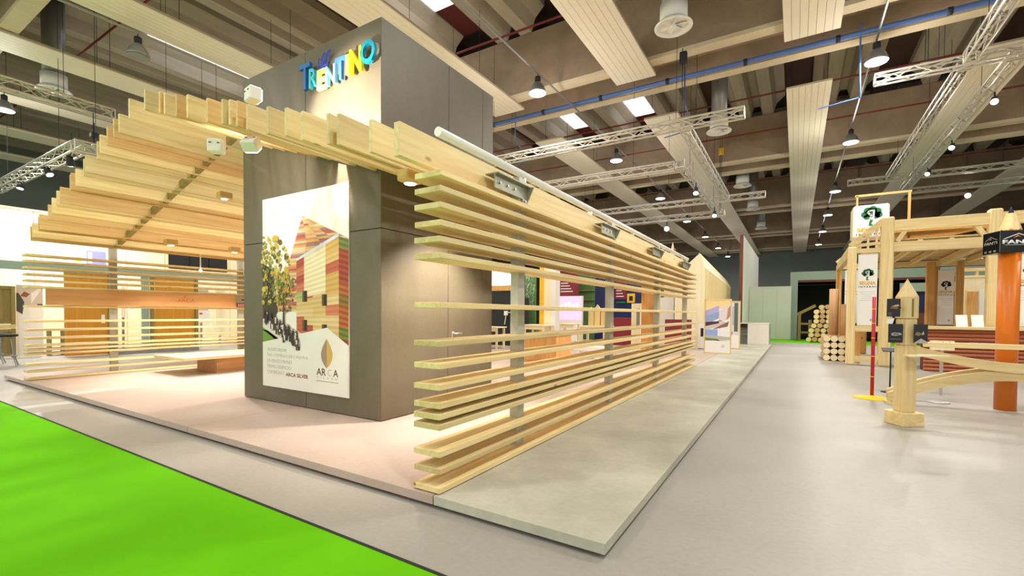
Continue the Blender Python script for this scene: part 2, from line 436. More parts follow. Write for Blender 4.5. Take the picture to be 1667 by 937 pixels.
for k, (y, z) in enumerate(((12.9, 10.4), (20.6, 9.9), (24.6, 9.9), (33.5, 9.9), (6.0, 10.3))):
    pipe('sprinkler_pipe', 'pipe_red', (-34, y, z), (20, y, z), 0.035,
         ('thin red pipe crossing above the nearest round diffuser', 'thin red pipe crossing the ceiling bay behind the blue pipe', 'thin red pipe just before the second concrete beam', 'thin red pipe crossing the far dark ceiling bay', 'thin red pipe crossing the ceiling above the slatted roof')[k], 6)
for k, (x, ya, yb) in enumerate(((-7.0, 2, 66), (1.72, 4, 66), (-15.3, 0, 40), (-23.4, 0, 40))):
    pipe('busbar', 'grey_metal', (x, ya, 8.82), (x, yb, 8.82), 0.03,
         ('thin busbar carrying the lamps beside the tower', 'thin busbar carrying the lamp row above the right aisle', 'thin busbar carrying the unlit lamp above the slatted roof', 'thin busbar beyond the ridge of the slatted roof')[k], 6)

# high bay lamps
def lamp_proto():
    t = thing('high_bay_lamp', 'lamp', 'lamp', (0, 0, 8.2), 'hanging high bay lamps')
    bm = bm_new(); tube(bm, (0, 0, 8.70), (0, 0, 8.80), 0.012, 6); obj('hanger', bm, 'dark_rubber', t)
    bm = bm_new(); lathe(bm, [(0.05, 0.36), (0.09, 0.37), (0.09, 0.5), (0.04, 0.53)], (0, 0, 8.2), 12); obj('ballast_housing', bm, 'dark_rubber', t)
    bm = bm_new(); lathe(bm, [(0.27, 0.0), (0.255, 0.06), (0.2, 0.2), (0.1, 0.33), (0.05, 0.36)], (0, 0, 8.2), 20); obj('reflector', bm, 'grey_metal', t)
    bm = bm_new(); lathe(bm, [(0.25, -0.015), (0.25, -0.005)], (0, 0, 8.2), 20); obj('glowing_face', bm, 'lamp_glow', t)
    return t
lp = lamp_proto()
lp_lit = False
def lamp(x, y, label, on=True):
    global lp_lit
    if not lp_lit: r = lp; r.location = (x, y, 8.2); r['label'] = label; OFF[r.name] = Vector((x, y, 8.2)); lp_lit = True
    else: r = copy_thing(lp, (x, y, 8.2), label)
    if not on:
        for c in r.children:
            if c.name.startswith('glowing'): c.data = c.data.copy(); c.data.materials[0] = MATS['grey_metal']
    return r
ROWA = [(1.72, 15.89), (1.72, 22.75), (1.72, 31.3), (1.72, 38.4), (1.72, 45.75), (1.72, 53.9)]
ROWB = [(-7.0, 12.8), (-7.0, 20.2), (-7.0, 28.1), (-7.0, 36), (-7.0, 44), (-7.0, 52), (-7.0, 60)]
ORD = ['first', 'second', 'third', 'fourth', 'fifth', 'sixth', 'seventh', 'eighth', 'ninth']
LIGHTS = []
for i, p in enumerate(ROWA):
    lamp(*p, label='lit high bay lamp above the right aisle, %s from the viewer' % ORD[i]); LIGHTS.append(p)
for i, p in enumerate(ROWB):
    lamp(*p, label='lit high bay lamp in the row beside the tower, %s from the viewer' % ORD[i]); LIGHTS.append(p)
lamp(-15.3, 5.45, 'unlit high bay lamp hanging above the slatted roof', on=False)
for i, p in enumerate([(-15.3, 13.2), (-15.3, 21), (-23.4, 4.5), (-23.4, 12.5), (-15.3, -3.0), (-7.0, -3.0), (1.72, 0.5), (10.4, 3.5), (10.4, 12.5), (10.4, 20.5), (10.4, 30), (1.72, 8.6), (-7.0, 5.4)]):
    lamp(*p, label='lit high bay lamp of the outer rows, out towards the hall sides, %s hung' % (ORD+['tenth', 'eleventh', 'twelfth', 'thirteenth'])[i]); LIGHTS.append(p)
for (x, y) in LIGHTS:
    o = area_light('high_bay_light', None, (x, y, 8.17), (x, y, 0), 0.5, LAMP_W if y < 34 else LAMP_W*0.8, (1.0, 0.97, 0.91), PI*0.97)
    L = bpy.data.lights.new('ceiling_fill_light', 'POINT'); L.energy = LAMP_W*(0.5 if y < 25 else 0.2); L.color = (1.0, 0.97, 0.91); L.shadow_soft_size = 0.2  # unseen point light added below each lamp to brighten the ceiling
    o = bpy.data.objects.new('ceiling_fill_light', L); COL.objects.link(o); o.location = (x, y, 7.9)

# round ceiling diffusers
def diffuser(x, y, label):
    t = thing('air_diffuser', label, 'diffuser', (x, y, 8.7), 'round white air diffusers')
    bm = bm_new(); lathe(bm, [(0.30, 0.55), (0.30, 3.1)], (x, y, 8.7), 20); obj('duct', bm, 'grey_metal', t)
    bm = bm_new(); lathe(bm, [(0.34, 0.12), (0.34, 0.56)], (x, y, 8.7), 24); obj('collar', bm, 'white_paint', t)
    bm = bm_new()
    for a, b_ in (((0.47, 0.0), (0.34, 0.14)),): lathe(bm, [(0.34, 0.14), (0.47, 0.02), (0.47, 0.0), (0.40, 0.0), (0.33, 0.08)], (x, y, 8.7), 28)
    obj('rim', bm, 'white_paint', t)
    bm = bm_new(); lathe(bm, [(0.32, 0.09), (0.32, 0.10)], (x, y, 8.7), 24); obj('throat', bm, 'black', t)
    for k in range(6):
        bm = bm_new(); M = Matrix.Translation((x, y, 8.75)) @ Matrix.Rotation(k*PI/3, 4, 'Z') @ Matrix.Rotation(0.6, 4, 'X')
        box(bm, 0.05, 0.32, -0.055, 0.055, -0.006, 0.006, M); obj('vane', bm, 'white_paint', t)
    bm = bm_new(); lathe(bm, [(0.07, -0.01), (0.07, 0.08)], (x, y, 8.7), 14); obj('hub', bm, 'white_paint', t)
    return t
for i, (y, l) in enumerate(((12.38, 'nearest big round air diffuser, at the top edge of the photo'), (20.34, 'round air diffuser hanging past the end of the first truss'), (29.6, 'round air diffuser, third of the receding row'), (36.5, 'round air diffuser, fourth of the receding row'), (44.9, 'round air diffuser, fifth and smallest of the receding row'))):
    diffuser(-2.82+0.03*i, y, l)
diffuser(-21.5, 5.3, 'big round air diffuser above the slatted roof, top left')

# silver lighting trusses
def truss(p0, p1, label, s=0.29, group='silver lighting trusses', r=0.028):
    p0, p1 = Vector(p0), Vector(p1); d = (p1-p0); L = d.length; d.normalize()
    u = Vector((0, 0, 1)); v = d.cross(u).normalized()
    t = thing('lighting_truss', label, 'truss', p0, group)
    cs = [(-1,-1), (1,-1), (1,1), (-1,1)]
    def pt(k, q): return p0 + d*k + v*q[0]*s/2 + u*q[1]*s/2
    for q in cs:
        bm = bm_new(); tube(bm, pt(0, q), pt(L, q), r, 6); obj('chord', bm, 'truss_alu', t)
    bm = bm_new()
    n = max(2, round(L/0.42)); st = L/n
    for i in range(n):
        for a in range(4):
            q0, q1 = cs[a], cs[(a+1) % 4]
            if (i+a) % 2: q0, q1 = q1, q0
            tube(bm, pt(i*st, q0), pt((i+1)*st, q1), 0.015, 4, caps=False)
    obj('bracing', bm, 'truss_alu', t)
    for k in (0, L):
        bm = bm_new()
        for a in range(4): tube(bm, pt(k, cs[a]), pt(k, cs[(a+1) % 4]), 0.018, 5)
        obj('end_frame', bm, 'truss_alu', t)
    for k in (0.18, 0.82):
        q = p0+d*L*k; bm = bm_new(); tube(bm, q+u*s/2, (q.x, q.y, 11.9), 0.007, 4); obj('hanging_cable', bm, 'dark_rubber', t)
    return t
truss((-11.25, 14.02, 6.82), (-1.29, 14.02, 6.82), 'silver truss crossing just above the slatted wall, nearest of three', 0.24)
truss((-2.88, 14.28, 6.82), (-2.88, 23.7, 6.82), 'silver truss running away from the end of the crossing truss', 0.24)
truss((-12.0, 23.96, 6.82), (-1.29, 23.96, 6.82), 'silver truss with a short end poking out beside the receding diffusers', 0.24)
truss((-11.4, 16.12, 6.31), (-3.56, 16.12, 6.31), 'silver truss crossing behind the nearest one over the slatted wall', 0.24)
truss((-3.33, 15.9, 6.31), (-3.33, 24.53, 6.31), 'lit silver truss joining the two lower crossing trusses', 0.24)
truss((-11.4, 24.75, 6.31), (-3.07, 24.75, 6.31), 'lowest crossing truss with the brightest spot above the slatted wall', 0.24)
truss((1.77, 16.65, 8.02), (9.3, 16.65, 8.02), 'silver truss with a white open end crossing at the upper right', 0.24)
truss((3.69, 9.0, 8.02), (3.69, 16.41, 8.02), 'silver truss entering at the top right corner', 0.24)
truss((3.69, 16.89, 8.02), (3.69, 28.5, 8.02), 'long silver truss running away left of the cream radiant panel, right aisle', 0.24)
truss((4.68, 16.89, 8.02), (4.68, 31.95, 8.02), 'long truss with bright spots running towards the timber frame booth', 0.24)
truss((2.1, 28.86, 8.02), (4.43, 28.86, 8.02), 'short truss stub beside the far lamps of the right aisle', 0.24)
truss((4.95, 28.86, 8.02), (13.5, 28.86, 8.02), 'upper of two trusses crossing above the timber frame booth', 0.24)
truss((4.35, 32.25, 8.02), (14.25, 32.25, 8.02), 'lower of two trusses crossing above the timber frame booth, with the big bright spot', 0.24)
truss((-17.95, -0.5, 7.3), (-17.95, 5.75, 7.3), 'silver truss above the slatted roof ridge, upper left')
truss((-26.5, 4.85, 6.0), (-17.7, 4.85, 6.0), 'lit silver truss pointing at the slatted roof edge, left')
truss((-17.55, 4.7, 6.0), (-17.55, 7.5, 6.0), 'short silver truss turning behind the slatted roof edge, left')
# hoists
for k, (x, y, zt, zb) in enumerate(((2.85, 16.65, 9.6, 8.16), (2.55, 28.86, 10.2, 8.16), (-2.92, 14.02, 9.0, 6.96), (-17.7, 5.2, 7.12, 6.14), (-3.3, 24.75, 9.6, 6.45))):
    t = thing('chain_hoist', ('yellow chain hoist over the open truss end, upper right', 'yellow chain hoist over the short truss stub', 'chain hoist over the end of the nearest crossing truss', 'chain hoist over the lit truss corner at the left', 'chain hoist over the corner of the lowest crossing truss')[k], 'hoist', (x, y, zb))
    bm = bm_new(); tube(bm, (x, y, zb), (x, y, zt), 0.012, 5); tube(bm, (x+0.06, y, zb), (x+0.06, y, zt-0.3), 0.012, 5); obj('chain', bm, 'dark_rubber', t)
    bm = bm_new(); cbox(bm, x-0.08, x+0.12, y-0.08, y+0.08, zt-0.45 if k != 3 else zb+0.25, zt-0.12 if k != 3 else zb+0.4, 0.02); obj('motor', bm, 'yellow_paint' if k in (0, 1, 4) else 'dark_rubber', t)
    bm = bm_new(); tube(bm, (x-0.1, y, zb+0.03), (x+0.12, y, zb+0.03), 0.05, 8); obj('hook_clamp', bm, 'steel', t)
# spots on the trusses
def par_spot(p, aim, label, watts, glow_r=0.085, ang=70):
    p = Vector(p); d = (Vector(aim)-p).normalized()
    t = thing('truss_spot', label, 'spotlight', p, 'bright spots clamped to the trusses')
    bm = bm_new(); tube(bm, p-d*0.26, p, 0.07, 14, 0.105); obj('can', bm, 'dark_rubber', t)
    bm = bm_new(); tube(bm, p+d*0.004, p+d*0.012, glow_r, 14); obj('lens', bm, 'spot_glow', t)
    bm = bm_new(); beam(bm, p-d*0.14+Vector((0, 0, 0.06)), Vector((p.x, p.y, 7.875 if p.z > 7 else 6.165 if p.x > -10 else 5.83)), 0.03, 0.06, (0, 1, 0)); obj('yoke', bm, 'dark_rubber', t)
    if watts: spot_light('truss_spot_light', t, p+d*0.03, aim, watts, math.radians(ang), (1, 0.96, 0.92), 0.4, 0.06)
    return t
par_spot((4.80, 18.9, 7.6), (2.4, 9.3, 0), 'bright spot on the long truss nearest the open truss end', 350, ang=95)
par_spot((4.80, 23.25, 7.6), (1.6, 14.2, 0), 'bright spot halfway along the long truss above the booth', 600, ang=95)
par_spot((4.80, 27.0, 7.6), (0.2, 19.5, 0), 'bright spot at the far half of the long truss', 900, ang=95)
par_spot((7.35, 32.37, 7.51), (3.5, 15.0, 0.3), 'big bright spot glaring above the timber frame booth', 150, 0.12)
par_spot((-5.85, 24.87, 5.8), (-2.4, 11, 0.5), 'big bright spot glaring above the slatted wall', 150, 0.12)
par_spot((-3.21, 18.0, 5.78), (-2.5, 14, 0), 'bright spot at the near end of the lit joining truss', 80)
par_spot((-3.21, 22.5, 5.78), (-2.5, 17.5, 0), 'bright spot at the far end of the lit joining truss', 80)
par_spot((-18.3, 4.85, 5.6), (-20.8, 6.0, 1.8), 'added spot on the left truss close to its corner, brightening the booth wall', 1000, ang=125)  # extra spot, added to brighten the cream booth wall
par_spot((-20.2, 4.85, 5.6), (-17.6, 6, 1.2), 'bright spot further out on the left truss', 1200, ang=120)
par_spot((-23.4, 4.85, 5.6), (-22.6, 3.6, 0), 'bright spot at the left picture edge on the left truss', 300)
# ================================================================== carpet and platform
t = thing('green_carpet', 'bright green carpet laid beside the platform, bottom left', 'carpet', (-14, -2, 0))
part_box('pile', 'carpet_green', t, (-41, 1.2, -7.5, 1.79, 0.0, 0.006))
part_box('edge_tape', 'black_tape', t, (-41, 1.2, 1.79, 1.815, 0.0, 0.007))
t = thing('back_carpet', 'green carpet strip before the dark portal, far away', 'carpet', (1, 30, 0))
part_box('pile', 'carpet_green', t, (-2.4, 9, 26.0, 29.9, 0.0, 0.006))
PX0, PX1, PY0, PY1, PZ = -12.8, -0.867, 2.396, 23.0, 0.092
t = thing('platform', 'low concrete slab platform carrying the slatted pavilion', 'platform', (-6.8, 12, 0))
part_box('plinth', 'plinth_shadow', t, (PX0+0.1, PX1-0.07, PY0+0.08, PY1-0.08, 0.0, 0.028), 'recessed base under the slabs, coloured dark as their shadow gap')
ys = [PY0, 7.4, 12.6, 17.8, PY1]
for a, b in zip(ys, ys[1:]):
    part_box('slab', 'slab_concrete', t, (-2.098, PX1, a+0.003, b-0.003, 0.026, PZ), ch=0.003)
xs = [PX0, -9.2, -5.6, -2.105]
for a, b in zip(xs, xs[1:]):
    for c, d in zip([PY0, 9.4, 16.2], [9.4, 16.2, PY1]):
        part_box('slab', 'stand_floor', t, (a+0.003, b-0.003, c+0.003, d-0.003, 0.026, PZ), ch=0.003)

# ================================================================== grey tower
TX0, TX1, TY0, TY1, TZ = -6.863, -4.02, 3.69, 5.94, 4.66
t = thing('display_tower', 'tall grey-brown board tower rising through the slatted roof', 'tower', (-5.44, 4.8, PZ))
part_box('core', 'black', t, (TX0+0.025, TX1-0.025, TY0+0.025, TY1-0.025, PZ, TZ-0.02))
g = 0.004
for (a, b) in ((TX0, -5.40), (-5.40, TX1)):
    for (c, d) in ((PZ+0.005, 2.30), (2.30, TZ)):
        part_box('panel', 'tower_board', t, (a+g, b-g, TY0, TY0+0.022, c+g, d-g), ch=0.003)
        part_box('panel', 'tower_board', t, (a+g, b-g, TY1-0.022, TY1, c+g, d-g), ch=0.003)
for k, (a, b) in enumerate(((TY0, 4.88), (4.88, 5.66), (5.66, TY1))):
    for (c, d) in ((PZ+0.005, 2.30), (2.30, TZ)):
        if k == 1 and c < 1:
            dr = part_box('door', 'tower_board', t, (TX1-0.02, TX1+0.002, a+g, b-g, c+g, d-g), 'flush door in the tower side', ch=0.003)
            bm = bm_new(); tube(bm, (TX1, 4.98, 1.06), (TX1+0.06, 4.98, 1.06), 0.012, 8); tube(bm, (TX1+0.055, 4.975, 1.06), (TX1+0.055, 5.11, 1.06), 0.011, 8)
            cbox(bm, TX1, TX1+0.01, 4.955, 5.005, 0.92, 1.09, 0.003); obj('handle', bm, 'steel', dr, 'chrome lever handle')
        else:
            part_box('panel', 'tower_board', t, (TX1-0.022, TX1, a+g, b-g, c+g, d-g), ch=0.003)
        part_box('panel', 'tower_board', t, (TX0, TX0+0.022, a+g, b-g, c+g, d-g), ch=0.003)
part_box('top_panel', 'tower_board', t, (TX0+0.03, TX1-0.03, TY0+0.03, TY1-0.03, TZ-0.03, TZ-0.008))

# lettering on the tower
t = thing('tower_sign', 'raised coloured letters reading TRENTINO at the top of the tower', 'sign', (-4.72, TY0, 4.1))
PLT = Plane((0, TY0, 0), (1, 0, 0), (0, 0, 1))
for ch, x0, x1, z0, z1, c in (('T', -5.40, -5.19, 4.12, 4.44, (14, 104, 178)), ('R', -5.205, -5.06, 4.11, 4.345, (60, 196, 220)), ('E', -5.05, -4.90, 4.05, 4.29, (222, 238, 120)),
                             ('N', -4.885, -4.71, 4.065, 4.29, (120, 212, 240)), ('T', -4.71, -4.52, 4.075, 4.34, (62, 114, 216)), ('I', -4.52, -4.465, 4.10, 4.33, (190, 226, 80)),
                             ('N', -4.455, -4.255, 4.085, 4.37, (250, 222, 12)), ('O', -4.27, -4.035, 4.14, 4.40, (0, 134, 160))):
    mn = 'letter_%d_%d_%d' % c
    if mn not in MATS: plain(mn, rgb(*c), 0.4, 0, 0.01)
    bm, W0, H0 = text_bm(ch, 0.018)
    for f_ in bm.faces: f_.smooth = False
    ge = bmesh.ops.extrude_face_region(bm, geom=bm.faces[:])
    bmesh.ops.translate(bm, verts=[v for v in ge['geom'] if isinstance(v, bmesh.types.BMVert)], vec=(0, 0, 1))
    for v in bm.verts: v.co = PLT.at(x0+v.co.x/W0*(x1-x0), z0+v.co.y/H0*(z1-z0), 0.045+0.04*(v.co.z > 0.5))
    obj('letter', bm, mn, t, 'letter ' + ch)
plain('butterfly_blue', rgb(60, 80, 190), 0.5)
def stroke(bm, pts, r=0.007, closed=True):
    n = len(pts)
    for i in range(n if closed else n-1):
        a, b = pts[i], pts[(i+1) % n]; tube(bm, PLT.at(a[0], a[1], 0.05), PLT.at(b[0], b[1], 0.05), r, 6)
def leafy(cx, cz, ang, L, W, n=16):
    o = []
    for i in range(n):
        t_ = 2*PI*i/n; a = L*0.5*(1+math.cos(t_)); b = W*math.sin(t_)*(0.55+0.45*math.sin(PI*a/L))
        o.append((cx+a*math.cos(ang)-b*math.sin(ang), cz+a*math.sin(ang)+b*math.cos(ang)))
    return o
bm = bm_new()
for ang, L, W in ((0.95, 0.25, 0.045), (1.35, 0.20, 0.04), (2.0, 0.17, 0.035), (2.6, 0.10, 0.03), (0.45, 0.10, 0.03)): stroke(bm, leafy(-4.99, 4.30, ang, L, W))
stroke(bm, [(-5.06, 4.27), (-4.99, 4.36), (-4.86, 4.50)], 0.008, False)
obj('butterfly', bm, 'butterfly_blue', t, 'blue outlined butterfly above the letters')

# poster on the tower
PW0, PW1, PB0, PB1 = -6.35, -4.55, 0.31, 2.89
t = thing('building_poster', 'large poster of a striped wooden building fixed to the tower front', 'poster', (-5.45, TY0, PB0))
part_box('board', 'paper', t, (PW0, PW1, TY0-0.014, TY0-0.002, PB0, PB1), 'white poster board')
PP = Plane((PW0, TY0-0.014, PB0), (1, 0, 0), (0, 0, 1)); PWD, PHT = PW1-PW0, PB1-PB0
def pn(a, b): return (a*PWD, b*PHT)        # a to the right, b up, both 0..1
polys = []
pal = [rgb(206, 136, 90), rgb(216, 160, 108), rgb(222, 182, 126), rgb(190, 104, 78), rgb(226, 200, 160), rgb(170, 134, 136), rgb(178, 90, 72), rgb(208, 172, 100), rgb(226, 190, 138), rgb(150, 122, 130)]
pal2 = [rgb(214, 124, 88), rgb(228, 190, 120), rgb(230, 204, 146), rgb(200, 100, 74), rgb(222, 176, 96), rgb(176, 190, 116), rgb(232, 200, 144), rgb(186, 76, 60), rgb(224, 190, 130)]
rnd = random.Random(5)
polys.append(([pn(0, .23), pn(1, .2), pn(1, .96), pn(0, .96)], rgb(244, 240, 232), 0))
# the tilted gable behind: rows clipped between its two slopes
N = 46
for i in range(N):
    b0_, b1_ = .40+.48*i/N, .40+.48*(i+1)/N
    def xl(b): return .50-(.88-b)*0.72
    def xr(b): return min(1.0, .50+(.88-b)*3.6)
    for j in range(4):
        a0, a1 = xl(b0_)+(xr(b0_)-xl(b0_))*j/4, xl(b0_)+(xr(b0_)-xl(b0_))*(j+1)/4
        c0, c1 = xl(b1_)+(xr(b1_)-xl(b1_))*j/4, xl(b1_)+(xr(b1_)-xl(b1_))*(j+1)/4
        polys.append(([pn(a0, b0_), pn(a1, b0_+.0), pn(c1, b1_), pn(c0, b1_)], rnd.choice(pal), 1))
# cube in front: front face and narrow side face
def cubetop(a): return .655+(a-.43)*(.10/.47)
for i in range(40):
    f0, f1 = i/40, (i+1)/40
    cols = [.43, .52, .62, .76, .90]
    for j in range(4):
        a0, a1 = cols[j], cols[j+1]
        def zz(a, f): lo = .255-(a-.43)*.06; return lo+(cubetop(a)-lo)*f
        row = i//4
        rr = random.Random(row*7+j*3+1); colr = rr.choice(pal2)
        k = 1.0-0.16*(i % 2)
        if j in (1, 2) and f0 > .5: colr = rgb(250, 232, 190)
        polys.append(([pn(a0, zz(a0, f0)), pn(a1, zz(a1, f0)), pn(a1, zz(a1, f1)), pn(a0, zz(a0, f1))], tuple(c*k for c in colr[:3])+(1,), 2))
    def ss(a, f): lo = .225-(a-.90)*.1; hi = .755-(a-.90)*.2; return lo+(hi-lo)*f
    rr = random.Random((i//4)*5+2)
    cs = rr.choice([rgb(176, 70, 40), rgb(150, 110, 40), rgb(120, 130, 50), rgb(190, 100, 50)])
    k = 1.0-0.4*(i % 2)
    polys.append(([pn(.90, ss(.90, f0)), pn(1.0, ss(1, f0)), pn(1.0, ss(1, f1)), pn(.90, ss(.90, f1))], tuple(c*k for c in cs[:3])+(1,), 2))
polys.append(([pn(.43, .655), pn(.90, .755), pn(.90, .772), pn(.43, .668)], rgb(214, 220, 232), 3))
for (a, b) in ((.50, .45), (.72, .43), (.50, .305), (.72, .285)):
    polys.append(([pn(a, b), pn(a+.055, b), pn(a+.055, b+.055), pn(a, b+.055)], rgb(46, 34, 22), 3))
    polys.append(([pn(a, b), pn(a+.02, b), pn(a+.02, b+.055), pn(a, b+.055)], rgb(110, 76, 36), 4))
# path, lawn, dark ground, trees, crowd
polys.append(([pn(0, .235), pn(.52, .25), pn(.46, .30), pn(.2, .36), pn(0, .37)], rgb(228, 216, 206), 3))
polys.append(([pn(0, .235), pn(.28, .235), pn(.0, .315)], rgb(110, 150, 50), 4))
polys.append(([pn(0, .30), pn(.06, .30), pn(.30, .235), pn(.22, .235), pn(0, .305)], rgb(150, 120, 96), 4))
polys.append(([pn(0, .36), pn(.14, .35), pn(.2, .40), pn(.14, .62), pn(0, .66)], rgb(64, 54, 28), 3))
for i in range(220):
    a, b = rnd.uniform(0, .34), rnd.uniform(.44, .80)
    if abs(a-.17) > .19*(1-((b-.60)/.22)**2) and a > .10: continue
    s_ = rnd.uniform(.008, .026)
    polys.append(([pn(x, y) for x, y in disc_pts(a, b, s_, s_*.62, 6)], rnd.choice([rgb(196, 166, 60), rgb(150, 140, 50), rgb(110, 116, 40), rgb(206, 186, 90), rgb(88, 84, 30)]), 4+i*0.05))
for i in range(120):
    a, b = .26+rnd.gauss(0, .06), .52+rnd.gauss(0, .06); s_ = rnd.uniform(.006, .018)
    polys.append(([pn(x, y) for x, y in disc_pts(a, b, s_, s_*.62, 6)], rnd.choice([rgb(200, 160, 70), rgb(130, 130, 50), rgb(170, 150, 60), rgb(96, 104, 40)]), 16+i*0.05))
polys.append(([pn(.265, .24), pn(.295, .24), pn(.285, .50), pn(.275, .50)], rgb(70, 58, 36), 23))
for i in range(90):
    a = rnd.uniform(.01, .46); b = .40-a*.28+rnd.uniform(-.045, .02); hh = rnd.uniform(.018, .034)
    polys.append(([pn(a, b-hh), pn(a+.016, b-hh), pn(a+.018, b), pn(a-.002, b)], rnd.choice([rgb(36, 32, 40), rgb(60, 50, 50), rgb(220, 214, 214), rgb(90, 40, 44), rgb(24, 24, 28)]), 24+i*0.06))
    polys.append(([pn(x, y) for x, y in disc_pts(a+.008, b+.006, .007, .005, 6)], rgb(80, 56, 44), 24.03+i*0.06))
polys.append(([pn(0, 0), pn(1, 0), pn(1, .245), pn(.78, .325), pn(0, .235)], rgb(236, 232, 222), 8))
# leaf of the logo
LX, LB, LT_ = .775, .128, .272
def half(s):
    return [pn(LX, LB)]+[pn(LX+s*.062*math.sin(PI*min(1, (k/8)**0.85)), LB+(LT_-LB)*k/8) for k in range(1, 8)]+[pn(LX, LT_)]
polys.append((half(-1), rgb(160, 136, 116), 9)); polys.append((half(1), rgb(214, 172, 92), 9))
polys.append(([pn(.66, .062), pn(.90, .062), pn(.90, .066), pn(.66, .066)], rgb(170, 164, 150), 9))
put_print('picture', polys, t, PP, 0.0006, 'photo print of the striped building, trees and visitors')
for k, (s_, b) in enumerate((('AUDITORIUM', .190), ("DEL CASTELLO DE L'AQUILA", .160), ('DI RENZO PIANO', .130), ('PRIMO EDIFICIO', .100), ('CERTIFICATO', .070))):
    put_text('text_line', s_, 'ink_light', t, PP, .065*PWD, b*PHT, .018*PHT, [.24, .50, .31, .30, .215][k]*PWD, .0062, .001)
put_text('text_line', 'ARCA SILVER', 'ink_brown', t, PP, .30*PWD, .066*PHT, .019*PHT, .27*PWD, .0062, .001, .02)
put_text('text_line', 'AR', 'ink_dark', t, PP, .665*PWD, .092*PHT, .034*PHT, .10*PWD, .0068, .001)
put_text('text_line', 'C', 'ink_light', t, PP, .785*PWD, .092*PHT, .034*PHT, .04*PWD, .0068, .001)
put_text('text_line', 'A', 'ink_dark', t, PP, .845*PWD, .092*PHT, .034*PHT, .05*PWD, .0068, .001)
put_text('text_line', 'SILVER', 'ink_light', t, PP, .665*PWD, .076*PHT, .009*PHT, .23*PWD, .0068, .001, 0, 1.6)

# ================================================================== slatted walls
ZS = [2.32, 2.213, 2.102, 1.982, 1.871, 1.759, 1.419, 1.153, 0.998, 0.852, 0.724, 0.648, 0.576, 0.389, 0.27, 0.139]
YF, YB = 2.424, 11.85
def slat_wall(label, x0, x1, px0, px1, mat):
    t = thing('slatted_wall', label, 'slatted wall', ((x0+x1)/2, 7.1, PZ), 'slatted side walls of the pavilion')
    s0 = None
    for z in ZS:
        if s0 is None:
            bm = bm_new(); cbox(bm, x0, x1, YF, YB, z-0.040, z, 0.003); s0 = obj('slat', bm, mat, t); z0 = z
        else: inst(s0, t, (0, random.uniform(-0.004, 0.004), z-z0))
    for y in (3.66, 6.12, 8.62, 11.15):
        bm = bm_new(); cbox(bm, px0, px1, y-0.06, y+0.06, PZ, 2.58, 0.004); obj('post', bm, 'post_grey', t, 'galvanised steel post')
    return t
SW = slat_wall('slatted wall of thin pine boards along the right edge of the platform', -2.306, -2.064, -2.235, -2.15, 'pine_y')
SWL = slat_wall('slatted wall of thin boards at the far left of the platform', -11.667, -11.425, -11.58, -11.50, 'pine_y')
for y in (3.66, 6.12, 8.62, 11.15):
    bm = bm_new(); prism(bm, [(y-0.47, 2.385), (y-0.02, 2.385), (y-0.02, 2.335), (y+0.08, 2.335), (y+0.08, 2.50), (y-0.47, 2.50)], 0, -2.148, -2.136)
    br = obj('bracket', bm, 'galvanised', SW, 'galvanised angle bracket with bolts')
    bm = bm_new(); prism(bm, [(-2.235, 2.50), (-2.10, 2.50), (-2.10, 2.51), (-2.235, 2.51)], 1, y-0.47, y+0.1); obj('bracket_flange', bm, 'galvanised', br)
    bm = bm_new(); prism(bm, [(-2.14, 2.36), (-2.07, 2.50), (-2.14, 2.50)], 1, y+0.06, y+0.075); obj('bracket_gusset', bm, 'galvanised', br)
    for dy in (-0.40, -0.28, -0.16, 0.02):
        bm = bm_new(); tube(bm, (-2.137, y+dy, 2.44 if dy < 0 else 2.37), (-2.124, y+dy, 2.44 if dy < 0 else 2.37), 0.012, 6); obj('bolt', bm, 'steel', br)
# broad fascia between the slats of the left wall
bm = bm_new(); cbox(bm, -11.42, -11.385, 2.66, 11.6, 1.424, 1.715, 0.004)
fa = obj('fascia', bm, 'amber_board', SWL, 'wide amber wooden fascia board')
PF = Plane((-11.385, 2.66, 1.424), (0, 1, 0), (0, 0, 1))
put_text('lettering', 'ARCA', 'ink_red', fa, PF, 2.05, .10, .07, .34, .001, .001)
bm = bm_new()
stv = [(2.18, .19), (2.22, .235), (2.22, .26), (2.18, .225)]
for q in range(4):
    a, b = stv[q], stv[(q+1) % 4]; tube(bm, PF.at(a[0], a[1], .002), PF.at(b[0], b[1], .002), .003, 4)
obj('leaf_mark', bm, 'ink_red', fa)
bm = bm_new(); box(bm, -11.386, -11.378, 5.93, 6.32, 1.43, 1.70); pq = obj('name_plate', bm, 'galvanised', SWL, 'small grey and red name plate')
put_print('plate_print', [([(3.28, .02), (3.66, .02), (3.66, .11), (3.28, .11)], rgb(96, 30, 34), 0), ([(3.40, .17), (3.66, .17), (3.66, .20), (3.40, .20)], rgb(60, 44, 44), 0)] + [([(3.32+.05*i, .03), (3.35+.05*i, .03), (3.35+.05*i, .09), (3.32+.05*i, .09)], rgb(236, 160, 150), 1) for i in range(6)], pq, PF, 0.009)

